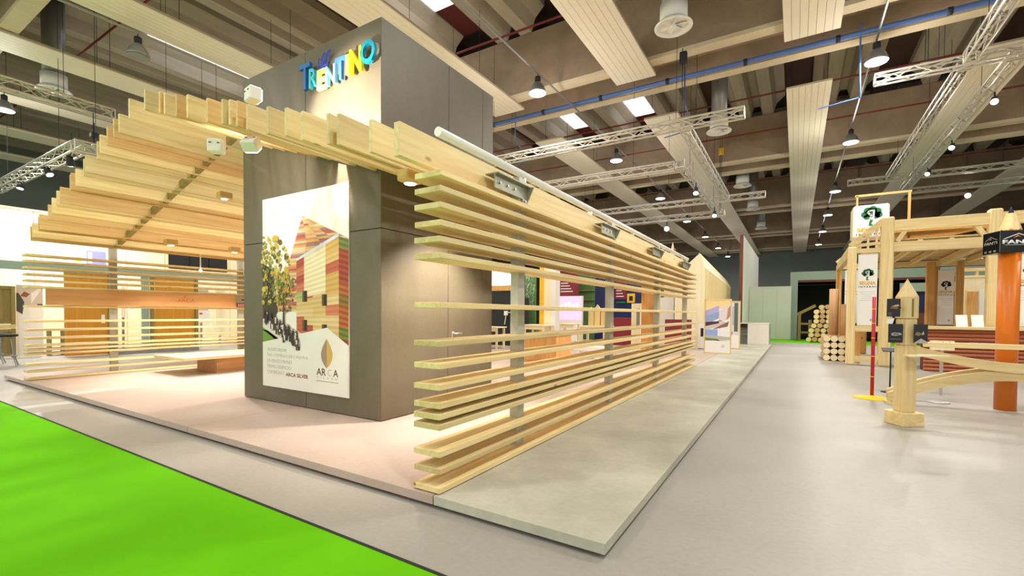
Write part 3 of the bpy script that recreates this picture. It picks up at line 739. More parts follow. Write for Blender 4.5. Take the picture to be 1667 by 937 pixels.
# ================================================================== slatted gable roof
t = thing('slatted_canopy', 'gabled pavilion roof of upright pine boards around the tower', 'canopy', (-6.85, 7.1, 2.4))
RXS = [-2.74, -3.11, -3.24, -3.58, -3.82, -4.08, -4.43, -4.58, -4.75, -4.87, -5.14, -5.56, -5.82, -6.11, -6.25, -6.63]
LXS = [-7.08, -7.42, -7.57, -7.75, -8.0, -8.15, -8.52, -8.66, -8.95, -9.1, -9.2, -9.57, -9.74, -9.97, -10.2, -10.6, -10.73, -10.99, -11.14]
def ztop(x):
    return 2.72+(-2.48-x)*0.302 if x > -6.85 else 2.74+(x+11.19)*0.30
H_B = 0.245; YE = 11.85
def roof_board(x, zt, ya, yb, mat, h=H_B, th=0.036):
    bm = bm_new(); cbox(bm, x-th, x, ya, yb, zt-h, zt, 0.003); return obj('roof_board', bm, mat, t)
roof_board(-2.25, 2.61, 2.225, YE, 'pine_y', 0.225, 0.055)['label'] = 'long eave board above the slatted wall'
rj = random.Random(11)
for x in RXS:
    zt = ztop(x)+rj.uniform(-0.012, 0.012); ya = YF+rj.uniform(-0.01, 0.01)
    wm = 'warm_y' if x in (-3.24, -4.58, -5.14, -5.82, -6.25) else 'pine_y'
    if TX0-0.01 < x < TX1+0.06:
        roof_board(x, zt, ya, TY0-0.006, wm); roof_board(x, zt, TY1+0.006, YE, 'pine_y')
    else: roof_board(x, zt, ya, YE, 'pine_y')
for x in LXS:
    zt = ztop(x)+rj.uniform(-0.02, 0.012); ya = YF+rj.uniform(-0.012, 0.012)
    roof_board(x, zt, ya, YE, 'warm_y' if rj.random() < 0.35 else 'pine_y')
# cross rafters between the boards
for y in (3.6, 6.12, 8.62, 11.15):
    for (xa, xb) in ((-2.31, -6.85), (-11.17, -6.85)):
        if y < 4 : pass
        za, zb = ztop(xa)-0.16, (ztop(-6.84) if xa > -5 else ztop(-6.86))-0.16
        bm = bm_new(); beam(bm, (xa, y, za), (xb, y, zb), 0.07, 0.10); obj('rafter', bm, 'olive_wood', t)
# lamps set between the boards
def downlight(x, y, z, label, aim, watts, angle=1.9):
    d = thing('roof_downlight', label, 'downlight', (x, y, z), 'small downlights under the slatted roof')
    bm = bm_new(); cbox(bm, x-0.07, x+0.07, y-0.10, y+0.10, z, z+0.10, 0.008); obj('housing', bm, 'warm_y', d)
    bm = bm_new(); lathe(bm, [(0.062, -0.012), (0.062, 0.0)], (x, y, z), 16); obj('trim_ring', bm, 'white_paint', d)
    bm = bm_new(); lathe(bm, [(0.045, -0.018), (0.045, -0.012)], (x, y, z), 16); obj('bulb', bm, 'spot_glow', d)
    spot_light('downlight_beam', d, (x, y, z-0.03), aim, watts*SPOT_W, angle, (1.0, 0.87, 0.80), 0.7, 0.05)
    return d
def zb_(x): return ztop(x)-H_B-0.11
downlight(-8.3, 4.15, zb_(-8.3), 'glowing downlight under the slatted roof, highest of the three', (-8.3, 4.4, 0), 170)
downlight(-10.4, 4.2, zb_(-10.4), 'glowing downlight low under the roof near the left slats', (-10.2, 4.4, 0), 150)
downlight(-10.4, 5.4, zb_(-10.4), 'glowing downlight close to the tower edge above the bench', (-10.2, 5.4, 0), 150)
downlight(-3.2, 4.6, zb_(-3.2), 'downlight behind the slatted wall beside the tower door', (-3.9, 4.6, 0.6), 220)
downlight(-3.0, 3.1, zb_(-3.0), 'downlight behind the first boards of the eave', (-3.5, 3.7, 0), 60)
downlight(-3.2, 7.6, zb_(-3.2), 'downlight behind the tower over the reception desk', (-4.0, 8.2, 0), 120)
downlight(-3.2, 10.0, zb_(-3.2), 'downlight at the far end over the white bench', (-4.0, 10.2, 0), 120)
downlight(-8.3, 8.0, zb_(-8.3), 'downlight behind the tower on the other slope', (-8.3, 8.2, 0), 190)
# flood lights on the roof
def flood(c, aim, label, watts, angle):
    c = Vector(c); d = thing('flood_light', label, 'floodlight', c, 'white flood lights on the slatted roof')
    dr = (Vector(aim)-c).normalized(); q = dr.to_track_quat('Y', 'Z').to_matrix().to_4x4(); M = Matrix.Translation(c) @ q
    bm = bm_new(); box(bm, -0.075, 0.075, -0.06, 0.06, -0.07, 0.07, M); bmesh.ops.bevel(bm, geom=bm.edges[:], offset=0.012, segments=1, affect='EDGES'); obj('housing', bm, 'white_paint', d)
    bm = bm_new(); box(bm, -0.06, 0.06, 0.061, 0.066, -0.055, 0.055, M); obj('lens', bm, 'spot_glow', d)
    for s in (-1, 1):
        bm = bm_new(); box(bm, s*0.04-0.012, s*0.04+0.012, -0.064, -0.058, 0.02, 0.03, M); obj('vent', bm, 'black', d)
    spot_light('flood_beam', d, c+dr*0.09, aim, watts*SPOT_W, angle, (1.0, 0.88, 0.83), 0.35, 0.05)
    return d
flood((-4.72, 2.64, 3.53), (-4.55, 3.69, 3.52), 'white flood light sitting on the roof boards before the tower', 170, 1.7)
flood((-4.72, 2.62, 3.03), (-5.4, 3.69, 1.6), 'white flood light hanging below the roof boards before the tower', 9, 2.2)
flood((-5.4, 2.62, 3.13), (-8.5, 6.0, 3.2), 'grey flood light half hidden under the ridge boards', 22, 2.2)
# pale tube along the eave
t = thing('eave_tube', 'pale round tube running along the top of the eave board', 'tube', (-2.28, 2.7, 2.66))
bm = bm_new(); tube(bm, (-2.28, 2.64, 2.685), (-2.28, YE, 2.685), 0.036, 14); obj('tube', bm, 'white_gloss', t)
for y in (3.9, 5.6, 7.4, 9.4, 11.2):
    bm = bm_new(); box(bm, -2.30, -2.26, y-0.02, y+0.02, 2.60, 2.66); obj('clip', bm, 'steel', t)

# bench under the roof, wire lamp rod
t = thing('low_bench', 'low wide wooden bench with pale top beside the tower', 'bench', (-10.4, 6, PZ))
bm = bm_new(); cbox(bm, -11.0, -9.75, 4.13, 9.5, 0.395, 0.45, 0.004); obj('top', bm, 'pine_y', t)
bm = bm_new(); cbox(bm, -10.7, -9.9, 4.78, 9.3, PZ, 0.395, 0.004); obj('base', bm, 'amber_board', t, 'amber wooden base block')
t = thing('hanging_rod', 'thin white rod hanging from the slatted roof', 'rod', (-11.07, 5.0, 2.2))
bm = bm_new(); tube(bm, (-11.01, 5.0, 2.22), (-11.01, 5.0, 2.57), 0.012, 8); obj('rod', bm, 'white_paint', t)
bm = bm_new(); lathe(bm, [(0.012, 0.02), (0.028, 0.0), (0.028, -0.02), (0.012, -0.035)], (-11.01, 5.0, 2.22), 10); obj('tip', bm, 'spot_glow', t)
# ================================================================== booth behind the far left slats
t = thing('cream_booth_wall', 'tall cream boarded booth wall beyond the left slats', 'booth wall', (-20.9, 8, 0))
y = 1.0; p0 = None
while y < 16.5:
    if p0 is None:
        p0 = part_box('board', 'cream_board', t, (-20.95, -20.8, y+0.006, y+1.19, 0.0, 4.45)); y0 = y
    else: inst(p0, t, (0, y-y0, 0))
    y += 1.2
part_box('cap_rail', 'pine_y', t, (-20.98, -20.76, 1.0, 16.6, 4.452, 4.52))
part_box('backing', 'cream_board', t, (-21.05, -20.96, 1.0, 16.6, 0.0, 4.45))
t = thing('amber_booth', 'booth front with tall amber panels and grey-green fascia behind the left slats', 'booth', (-17.6, 6, 0))
part_box('fascia', 'portal_green', t, (-17.72, -17.6, 1.0, 9.6, 2.40, 2.62), 'grey-green band across the booth front')
for k, (a, b) in enumerate(((4.5, 5.46), (6.67, 7.81))):
    part_box('amber_panel', 'amber_panel', t, (-17.7, -17.62, a, b, 0.02, 2.40))
for a in (5.52, 6.58, 7.86, 9.45):
    part_box('frame_post', 'olive_wood', t, (-17.7, -17.58, a-0.045, a+0.045, 0.0, 2.40))
part_box('glass_rail', 'portal_green', t, (-17.68, -17.62, 6.3, 6.5, 0.0, 2.40))
part_box('floor_strip', 'grey_metal', t, (-17.9, -17.3, 5.5, 7.8, 0.0, 0.10), 'grey step under the panels')
part_box('door_plate', 'white_paint', t, (-17.62, -17.60, 5.30, 5.38, 0.95, 1.20))
for k, (n, m, x, ya, yb, za, zb, l, c) in enumerate((
        ('wall_poster', 'paper', -20.8, 5.49, 5.85, 2.9, 3.38, 'small white poster on the cream booth wall, beside a blue one', 'poster'),
        ('wall_poster', 'blue_poster', -20.8, 5.88, 6.39, 2.9, 3.38, 'small violet-blue poster on the cream booth wall', 'poster'),
        ('wall_screen', 'black_gloss', -20.8, 8.31, 10.47, 2.98, 3.6, 'long black screen high on the cream booth wall', 'screen'))):
    th = thing(n, l, c, (x, ya, za))
    part_box('sheet' if c == 'poster' else 'housing', m, th, (x-0.0, x+0.03, ya, yb, za, zb))
    if k == 1: part_box('figure_print', 'paper', th, (x+0.03, x+0.034, ya+0.04, ya+0.14, za+0.05, zb-0.06))
    if k == 0: part_box('logo_print', 'ink_yellow', th, (x+0.03, x+0.034, ya+0.10, ya+0.24, za+0.06, za+0.13))
    if k == 2:
        for q in range(3): part_box('panel_face', 'black', th, (x+0.03, x+0.036, ya+0.04+q*0.71, ya+0.70+q*0.71, za+0.04, zb-0.04))
# pinned sheets inside the amber booth
for k, (ya, yb, za, zb) in enumerate(((5.75, 6.0, 1.0, 2.0), (6.1, 6.22, 1.1, 2.1), (8.2, 8.75, 0.9, 2.2), (8.95, 9.3, 0.4, 2.2))):
    th = thing('display_board', ('white display sheet with sketch behind the slats, first past the amber panel', 'narrow white display sheet behind the slats between two amber panels', 'white information sheet behind the slats near the tower edge', 'pale cream board behind the slats closest to the tower edge')[k], 'display board', (-18.6, ya, za))
    part_box('sheet', 'paper' if k < 3 else 'cream_board', th, (-18.62, -18.6, ya, yb, za, zb))
    part_box('stand', 'grey_metal', th, (-18.66, -18.62, (ya+yb)/2-0.03, (ya+yb)/2+0.03, 0.0, zb-0.05))
    if k in (0, 2):
        part_box('sketch_print', 'ink_light', th, (-18.6, -18.597, ya+0.06, yb-0.06, za+0.35*(zb-za), zb-0.1))
    if k == 2: part_box('red_mark', 'ink_red', th, (-18.597, -18.594, ya+0.2, ya+0.3, za+0.3, za+0.36))
# door-like frame, photo banner and little cabinet at the far left
t = thing('window_stand', 'olive wooden window frame stand at the far left edge', 'display stand', (-18.5, 3.4, 0))
for a in (3.12, 3.66): part_box('stile', 'olive_wood', t, (-18.55, -18.45, a-0.04, a+0.04, 0.0, 1.98))
for z in (0.1, 0.75, 0.98, 1.94): part_box('rail', 'olive_wood', t, (-18.54, -18.46, 3.16, 3.62, z-0.04, z+0.04))
part_box('pane', 'olive_wood', t, (-18.51, -18.49, 3.16, 3.62, 1.02, 1.90)); part_box('pane', 'olive_wood', t, (-18.51, -18.49, 3.16, 3.62, 0.14, 0.71))
part_box('wide_rail', 'pine_y', t, (-18.56, -18.44, 3.0, 3.7, 0.80, 0.92))
t = thing('photo_banner', 'white photo banner standing beside the window frame stand', 'banner', (-18.6, 4.0, 0))
part_box('sheet', 'paper', t, (-18.62, -18.60, 3.74, 4.28, 0.02, 2.03))
PB = Plane((-18.60, 3.74, 0), (0, 1, 0), (0, 0, 1))
put_print('photo', [([(0.0, 1.42), (.54, 1.42), (.54, 2.03), (0, 2.03)], rgb(206, 196, 186), 0), ([(0, 1.3), (.12, 1.2), (.16, 1.55), (.05, 1.8), (0, 1.8)], rgb(70, 74, 62), 1), ([(.08, 1.72), (.2, 1.68), (.28, 1.78), (.16, 1.85)], rgb(150, 84, 60), 1), ([(.3, 1.5), (.5, 1.9), (.5, 2.0), (.3, 1.8)], rgb(236, 232, 226), 1), ([(.42, 1.45), (.53, 1.45), (.53, 1.5), (.42, 1.5)], rgb(60, 60, 110), 2)], t, PB, 0.002)
t = thing('small_cabinet', 'little open wooden cabinet behind the left slats', 'cabinet', (-18.5, 4.55, 0))
for a in (4.38, 4.68): part_box('side', 'olive_wood', t, (-18.7, -18.35, a-0.015, a+0.015, 0.0, 0.76))
for z in (0.1, 0.32, 0.54, 0.74): part_box('shelf', 'white_paint', t, (-18.7, -18.35, 4.39, 4.67, z-0.012, z+0.012))
def bar_stool(x, y, label):
    t = thing('bar_stool', label, 'stool', (x, y, 0), 'black bar stools at the left edge')
    bm = bm_new(); lathe(bm, [(0.02, 0.70), (0.18, 0.70), (0.20, 0.73), (0.18, 0.76), (0.02, 0.76)], (x, y, 0), 18); obj('seat', bm, 'black', t)
    for k in range(4):
        a = k*PI/2+0.5; p = [(0.10, 0.70), (0.15, 0.40), (0.17, 0.20), (0.24, 0.0)]
        bm = bm_new()
        for (r0, z0), (r1, z1) in zip(p, p[1:]): tube(bm, (x+r0*math.cos(a), y+r0*math.sin(a), z0), (x+r1*math.cos(a), y+r1*math.sin(a), z1), 0.013, 6)
        obj('leg', bm, 'grey_metal', t)
    bm = bm_new(); pts = [(x+0.165*math.cos(2*PI*i/14), y+0.165*math.sin(2*PI*i/14), 0.25) for i in range(14)]
    for i in range(14): tube(bm, pts[i], pts[(i+1) % 14], 0.010, 5)
    obj('foot_ring', bm, 'grey_metal', t)
bar_stool(-15.75, 3.0, 'black bar stool with curved metal legs at the left edge, in front')
bar_stool(-16.6, 2.95, 'black bar stool with curved metal legs at the left edge, behind another')

# ================================================================== things seen through the right slats
def cabinet(name, label, cat, b, top, side, top_over=0.03, th=0.035, drawers=0):
    t = thing(name, label, cat, ((b[0]+b[1])/2, (b[2]+b[3])/2, b[4]))
    part_box('body', side, t, (b[0], b[1], b[2], b[3], b[4], b[5]-th))
    part_box('top', top, t, (b[0]-top_over, b[1]+top_over, b[2]-top_over, b[3]+top_over, b[5]-th, b[5]), ch=0.004)
    for k in range(drawers):
        w_ = (b[1]-b[0])/drawers
        part_box('front_panel', side, t, (b[0]+k*w_+0.02, b[0]+(k+1)*w_-0.02, b[2]-0.012, b[2], b[4]+0.04, b[5]-th-0.03))
    return t
cabinet('reception_desk', 'amber wooden reception desk behind the slats, next to the tower', 'desk', (-6.2, -5.1, 10.4, 11.3, PZ, 0.80), 'pine_x', 'warm_z', drawers=2)
t = thing('white_bench', 'low white bench behind the slats beside the reception desk', 'bench', (-5.2, 12.3, PZ))
part_box('top', 'white_paint', t, (-5.95, -4.5, 12.0, 12.6, 0.30, 0.42), ch=0.01)
for x in (-5.8, -4.75): part_box('leg', 'white_paint', t, (x, x+0.12, 12.05, 12.55, PZ, 0.30))
def stall_table(x0, x1, y0, y1, z, label, mat='cream_board'):
    t = thing('display_table', label, 'table', ((x0+x1)/2, (y0+y1)/2, PZ), 'pale display tables behind the slats')
    part_box('top', mat, t, (x0, x1, y0, y1, z-0.04, z), ch=0.005)
    for x in (x0+0.05, x1-0.11):
        for yy in (y0+0.04, y1-0.10): part_box('leg', mat, t, (x, x+0.06, yy, yy+0.06, PZ, z-0.04))
    part_box('apron', mat, t, (x0+0.06, x1-0.06, y0+0.05, y0+0.07, z-0.16, z-0.04))
stall_table(-7.85, -7.0, 13.4, 14.1, 0.96, 'pale display table in front of the white pillar')
stall_table(-7.3, -6.6, 14.9, 15.5, 0.99, 'pale display table under the pink screen')
stall_table(-5.66, -4.75, 13.0, 13.7, 0.97, 'pale display table in the middle of the slats beside an upright post')
stall_table(-9.9, -8.7, 13.2, 13.8, 0.86, 'pale display table before the black screen')
t = thing('black_screen_booth', 'booth front with black screen and white head panel behind the slats', 'booth', (-9.6, 15.1, PZ))
part_box('screen', 'black', t, (-10.4, -9.0, 15.0, 15.1, PZ, 2.2)); part_box('head_panel', 'white_screen', t, (-10.4, -9.0, 15.0, 15.1, 2.4, 3.2)); part_box('band', 'warm_z', t, (-10.4, -9.0, 14.98, 15.08, 2.2, 2.4))
part_box('upright', 'black', t, (-9.0, -8.55, 15.0, 15.1, PZ, 1.9))
t = thing('socket_box', 'small white socket box with cable before the black screen', 'socket box', (-9.35, 14.9, 0.9))
part_box('box', 'white_paint', t, (-9.55, -9.40, 14.93, 14.99, 1.25, 1.42))
bm = bm_new(); tube(bm, (-9.47, 14.95, 1.25), (-9.5, 14.9, 0.9), 0.015, 6); tube(bm, (-9.4, 14.95, 1.36), (-9.05, 14.95, 1.36), 0.015, 6); obj('cable', bm, 'white_paint', t)
t = thing('branch_panel', 'dark green panel printed with white branches behind the slats', 'panel', (-8.7, 15.5, PZ))
part_box('panel', 'mid_green', t, (-8.95, -8.48, 15.5, 15.55, PZ, 3.0))
PBR = Plane((-8.95, 15.5, 1.6), (1, 0, 0), (0, 0, 1)); rb = random.Random(3); pb = []
for i in range(60):
    a, b, an, L = rb.uniform(.02, .42), rb.uniform(.1, 1.35), rb.uniform(0, PI), rb.uniform(.08, .22); dx, dz = math.cos(an)*L/2, math.sin(an)*L/2
    pb.append(([(max(0, a-dx), b-dz), (max(0, a-dx+.012), b-dz-.006), (min(.46, a+dx), b+dz), (min(.46, a+dx-.012), b+dz+.006)], rgb(226, 232, 210), 0))
put_print('branch_print', pb, t, PBR, 0.002)
t = thing('white_pillar', 'white and cream booth pillar standing behind the slats', 'pillar', (-7.2, 14.1, PZ))
part_box('cream_side', 'cream_board', t, (-7.42, -7.18, 14.15, 14.5, PZ, 3.1)); part_box('white_side', 'white_paint', t, (-7.18, -6.98, 14.15, 14.5, PZ, 3.1)); part_box('amber_edge', 'ink_yellow', t, (-7.62, -7.42, 14.2, 14.45, PZ, 3.1))
t = thing('red_sign', 'dark red sign panel with white lines of text behind the slats', 'sign', (-9.2, 20, PZ))
part_box('panel', 'maroon', t, (-9.7, -8.7, 20.0, 20.1, PZ, 3.3))
for k in range(4): part_box('text_line', 'ink_white', t, (-9.58, -9.2+0.08*k, 19.985, 20.0, 2.75-0.13*k, 2.79-0.13*k))
t = thing('pink_screen', 'glowing pink screen with pale shapes behind the slats', 'screen', (-8.6, 19, PZ))
part_box('housing', 'white_paint', t, (-9.25, -8.05, 19.02, 19.12, PZ, 2.12)); part_box('display', 'pink_screen', t, (-9.2, -8.1, 19.0, 19.02, 1.05, 2.08))
for k in range(5): part_box('shape', 'white_screen', t, (-9.1+0.19*k, -9.0+0.19*k, 18.985, 19.0, 1.55, 1.75+0.06*(k % 3)))
t = thing('green_shelf', 'olive green shelving behind the slats next to a navy panel', 'shelf', (-8.7, 21, PZ))
part_box('back_panel', 'mid_green', t, (-9.2, -8.25, 21.0, 21.1, PZ, 3.3))
for z in (2.0, 2.45, 2.9): part_box('shelf_board', 'olive_wood', t, (-9.2, -8.25, 20.8, 21.0, z-0.02, z+0.02))
t = thing('navy_partition', 'navy blue booth panel behind the slats, narrow one', 'panel', (-8, 21, PZ)); part_box('panel', 'navy', t, (-8.24, -7.7, 21.0, 21.1, PZ, 3.2)); part_box('foot', 'black', t, (-8.24, -7.7, 20.8, 21.3, PZ, PZ+0.04))
t = thing('navy_booth', 'navy booth wall with red sign and orange logo square behind the slats', 'booth', (-6.9, 22, PZ))
part_box('wall_panel', 'navy', t, (-7.65, -5.6, 22.0, 22.1, PZ, 3.3)); part_box('red_sign', 'maroon', t, (-7.6, -7.02, 21.96, 22.0, 2.05, 2.9)); part_box('logo_square', 'ink_yellow', t, (-6.98, -6.6, 21.96, 22.0, 1.88, 2.32))
part_box('logo_mark', 'black', t, (-6.88, -6.70, 21.945, 21.96, 1.98, 2.20))
for k in range(3): part_box('text_line', 'ink_white', t, (-7.52, -7.25+0.05*k, 21.945, 21.96, 2.45-0.14*k, 2.49-0.14*k))
part_box('green_light', 'ink_green', t, (-7.5, -7.05, 21.94, 21.99, 1.86, 1.94))
cabinet('maroon_counter', 'maroon counter in front of the navy booth behind the slats', 'counter', (-6.3, -5.3, 18.0, 18.6, PZ, 1.18), 'maroon', 'maroon', 0.0)
t = thing('sample_post', 'cream wooden sample post with grey face behind the slats', 'post', (-4.14, 14, PZ))
part_box('shaft', 'cream_board', t, (-4.28, -4.0, 13.9, 14.15, PZ, 1.66), ch=0.01); part_box('grey_face', 'grey_metal', t, (-4.12, -4.02, 13.885, 13.9, 1.0, 1.5)); part_box('foot', 'cream_board', t, (-4.34, -3.94, 13.84, 14.2, PZ, 0.16))
for k, (x, z) in enumerate(((-5.35, 1.55), (-5.15, 1.62), (-4.95, 1.5))):
    t = thing('cut_wood_sample', ('pale cut wood sample on the middle table, leaning one', 'pale cut wood sample on the middle table, tallest one', 'pale cut wood sample on the middle table, beside the post')[k], 'wood sample', (x, 13.4, 0.97))
    bm = bm_new(); prism(bm, [(x-0.08, 0.972), (x+0.08, 0.972), (x+0.08, z-0.1), (x, z), (x-0.08, z-0.12)], 1, 13.3, 13.36); obj('body', bm, 'pine_z', t)
    part_box('foot', 'pine_z', t, (x-0.09, x+0.09, 13.25, 13.42, 0.971, 0.985))
t = thing('warm_partition', 'narrow warm wooden partition at the end of the slatted wall', 'partition', (-3.2, 12.0, PZ))
part_box('board', 'warm_z', t, (-3.42, -3.0, 11.95, 12.03, PZ, 2.75)); part_box('edge', 'pine_z', t, (-3.0, -2.96, 11.93, 12.05, PZ, 2.75))
t = thing('white_door_panel', 'white door panel in a grey frame beyond the end of the slats', 'door panel', (-4.7, 20, PZ))
part_box('leaf', 'white_paint', t, (-5.05, -4.36, 20.0, 20.05, PZ, 2.05)); part_box('jamb', 'grey_metal', t, (-4.36, -4.2, 19.98, 20.07, PZ, 2.1)); part_box('jamb', 'pale_wall', t, (-5.2, -5.05, 19.98, 20.07, PZ, 2.1)); part_box('head', 'pale_wall', t, (-5.2, -4.2, 19.98, 20.07, 2.1, 2.25))
cabinet('low_maroon_counter', 'low maroon counter at the end of the slats beside the pointed house', 'counter', (-4.15, -3.3, 17.6, 18.1, PZ, 1.15), 'maroon', 'maroon', 0.0)

# ================================================================== pointed house, stands, counter and walls at the far end
t = thing('pointed_house', 'cream board house with a pointed gable at the end of the platform', 'model house', (-3.5, 20, PZ))
bm = bm_new(); prism(bm, [(-4.15, PZ), (-3.05, PZ), (-3.05, 3.15), (-3.25, 3.72), (-4.15, 2.9)], 1, 19.2, 19.26); obj('gable_front', bm, 'cream_board', t)
bm = bm_new()
V = [(-3.05, 19.26, PZ), (-3.05, 27.5, PZ), (-3.05, 27.5, 3.0), (-3.05, 19.26, 3.15)]
prism(bm, [(19.262, PZ), (27.5, PZ), (27.5, 2.75), (19.262, 3.12)], 0, -3.12, -3.05); obj('side_wall', bm, 'pine_z', t)
bm = bm_new(); vs = [bm.verts.new(p) for p in ((-3.03, 19.22, 3.14), (-3.03, 27.5, 2.78), (-3.25, 27.5, 3.2), (-3.25, 19.22, 3.74), (-3.06, 19.22, 3.10), (-3.06, 27.5, 2.74), (-3.28, 27.5, 3.16), (-3.28, 19.22, 3.70))]
for f in ((0, 1, 2, 3), (7, 6, 5, 4), (0, 4, 5, 1), (1, 5, 6, 2), (2, 6, 7, 3), (3, 7, 4, 0)): bm.faces.new([vs[i] for i in f])
obj('roof_slope', bm, 'cream_board', t)
t = thing('spire', 'thin cream wooden spire poking up behind the eave tube', 'spire', (-4.6, 20.5, PZ))
bm = bm_new(); vs = [bm.verts.new(p) for p in ((-4.85, 20.3, PZ), (-4.35, 20.3, PZ), (-4.35, 20.7, PZ), (-4.85, 20.7, PZ), (-4.85, 20.3, 3.0), (-4.35, 20.3, 3.0), (-4.35, 20.7, 3.0), (-4.85, 20.7, 3.0), (-4.55, 20.5, 4.45))]
for f in ((3, 2, 1, 0), (0, 1, 5, 4), (1, 2, 6, 5), (2, 3, 7, 6), (3, 0, 4, 7), (4, 5, 8), (5, 6, 8), (6, 7, 8), (7, 4, 8)): bm.faces.new([vs[i] for i in f])
obj('body', bm, 'cream_board', t)
bm = bm_new(); box(bm, -4.9, -4.3, 20.25, 20.75, PZ, 0.2); obj('foot', bm, 'cream_board', t)
def poster_stand(x0, x1, y, z1, label, pic, rz=0.0):
    t = thing('poster_stand', label, 'poster stand', ((x0+x1)/2, y, PZ), 'framed poster stands')
    for x in (x0, x1-0.035): part_box('frame_side', 'pine_z', t, (x, x+0.035, y, y+0.04, PZ, z1))
    part_box('frame_top', 'pine_x', t, (x0+0.035, x1-0.035, y, y+0.04, z1-0.035, z1)); part_box('frame_bottom', 'pine_x', t, (x0+0.035, x1-0.035, y, y+0.04, PZ, PZ+0.035))
    part_box('sheet', 'paper', t, (x0+0.036, x1-0.036, y+0.015, y+0.025, PZ+0.036, z1-0.036))
    put_print('picture', pic, t, Plane((x0+0.036, y+0.015, PZ+0.036), (x1-x0-0.072, 0, 0), (0, 0, z1-PZ-0.072)), 0.0012)
    for x in (x0+0.05, x1-0.09): part_box('foot', 'pine_y', t, (x, x+0.04, y-0.2, y+0.25, PZ, PZ+0.03))
picA = [([(0, .80), (1, .86), (1, 1), (0, 1)], rgb(250, 220, 160), 0), ([(0, .62), (.55, .78), (.55, .90), (0, .80)], rgb(180, 176, 226), 1), ([(0, .52), (.55, .66), (.55, .78), (0, .70)], rgb(150, 170, 216), 2),
        ([(.55, .60), (.95, .64), (.95, .92), (.55, .80)], rgb(232, 220, 228), 2), ([(.85, .62), (1, .7), (1, .9), (.9, .84)], rgb(196, 140, 110), 3), ([(0, .50), (.55, .56), (.55, .60), (0, .58)], rgb(70, 50, 60), 3),
        ([(0, .42), (.9, .56), (.6, .62), (0, .52)], rgb(214, 200, 196), 2), ([(.3, .44), (.9, .50), (.95, .60), (.7, .54)], rgb(140, 100, 96), 4), ([(0, .30), (.5, .32), (.5, .44), (0, .44)], rgb(150, 176, 226), 1), ([(.5, .30), (1, .30), (1, .40), (.5, .42)], rgb(240, 240, 244), 1),
        ([(0, .26), (1, .24), (1, .30), (0, .33)], rgb(190, 190, 176), 2), ([(0, .24), (.6, .22), (.5, .26), (0, .28)], rgb(120, 136, 90), 3), ([(0, .235), (.6, .24), (.95, .22), (.6, .232), (0, .225)], rgb(60, 60, 50), 4)]
picA += [([(x, y) for x, y in disc_pts(.72, .12, .06, .035, 10)], rgb(232, 206, 196), 1)]
picB = [([(0, .30), (1, .28), (1, 1), (0, 1)], rgb(226, 220, 222), 0), ([(.2, .42), (.4, .42), (.4, .95), (.2, .95)], rgb(110, 96, 110), 1), ([(.6, .36), (.9, .36), (.9, .98), (.6, .98)], rgb(96, 104, 86), 1), ([(.45, .5), (.6, .5), (.6, .9), (.45, .9)], rgb(176, 190, 210), 1), ([(0, .3), (.4, .26), (.5, .34), (.1, .4)], rgb(150, 110, 110), 2)]
poster_stand(-2.55, -1.74, 16.1, 1.84, 'framed poster stand with landscape photo before the pointed house', picA)
poster_stand(-2.2, -1.71, 18.5, 1.84, 'framed poster stand with dark trees photo, behind the landscape one', picB)
t = thing('grey_counter', 'light grey counter with open shelves at the far platform end', 'counter', (-1.5, 22, PZ))
part_box('front', 'white_paint', t, (-1.75, -0.95, 22.0, 22.05, PZ, 0.96), ch=0.01); part_box('side', 'grey_metal', t, (-0.99, -0.93, 22.05, 22.6, PZ, 0.96)); part_box('top', 'white_paint', t, (-2.25, -0.95, 22.0, 22.6, 0.965, 1.0))
for z in (0.12, 0.5): part_box('shelf', 'grey_metal', t, (-2.25, -1.76, 22.06, 22.55, z, z+0.03))
part_box('back', 'grey_metal', t, (-2.25, -1.0, 22.55, 22.6, PZ, 0.96)); part_box('stile', 'white_paint', t, (-2.25, -2.2, 22.0, 22.05, PZ, 0.96)); part_box('dark_slot', 'black', t, (-2.19, -1.77, 22.10, 22.5, 0.80, 0.93))
t = thing('white_unit', 'small white cabinet with a dark slot at the end of the slats', 'cabinet', (-2.9, 17.8, PZ))
part_box('body', 'white_paint', t, (-3.0, -2.75, 17.75, 18.0, PZ, 1.0)); part_box('slot', 'black', t, (-2.92, -2.83, 17.735, 17.75, 0.55, 0.85)); part_box('foot', 'grey_metal', t, (-3.0, -2.75, 17.74, 18.0, PZ, 0.13))
t = thing('tall_white_wall', 'tall white partition with a red-brown edge at the end of the platform', 'partition', (-2.3, 30, 0))
part_box('face', 'pale_wall', t, (-2.42, -2.3, 25.6, 36.5, 0, 5.3)); part_box('edge', 'brown_trim', t, (-2.44, -2.29, 25.5, 25.6, 0, 5.3))
t = thing('low_white_wall', 'low pale partition between the tall white one and the dark portal', 'partition', (-1.3, 29.5, 0))
for k in range(3): part_box('panel', 'pale_wall', t, (-2.28+0.68*k, -1.605+0.68*k, 29.4, 29.5, 0.0, 2.88))
part_box('rail', 'pale_wall', t, (-2.28, -0.24, 29.39, 29.51, 2.884, 2.92))
t = thing('dark_portal', 'pale green portal frame around a black opening at the hall end', 'portal', (3, 30, 0))
part_box('jamb', 'portal_green', t, (-0.31, 0.05, 29.9, 30.4, 0, 3.26)); part_box('lintel', 'portal_green', t, (-0.31, 14, 29.9, 30.4, 3.262, 3.72)); part_box('brown_edge', 'brown_trim', t, (0.05, 14, 29.92, 30.38, 3.15, 3.26))
part_box('inner_wall', 'black', t, (0.05, 14, 35.0, 35.1, 0, 3.26)); part_box('inner_side', 'black', t, (0.0, 0.05, 30.4, 35.0, 0, 3.26)); part_box('inner_roof', 'black', t, (0.0, 14, 30.4, 35.0, 3.27, 3.34))
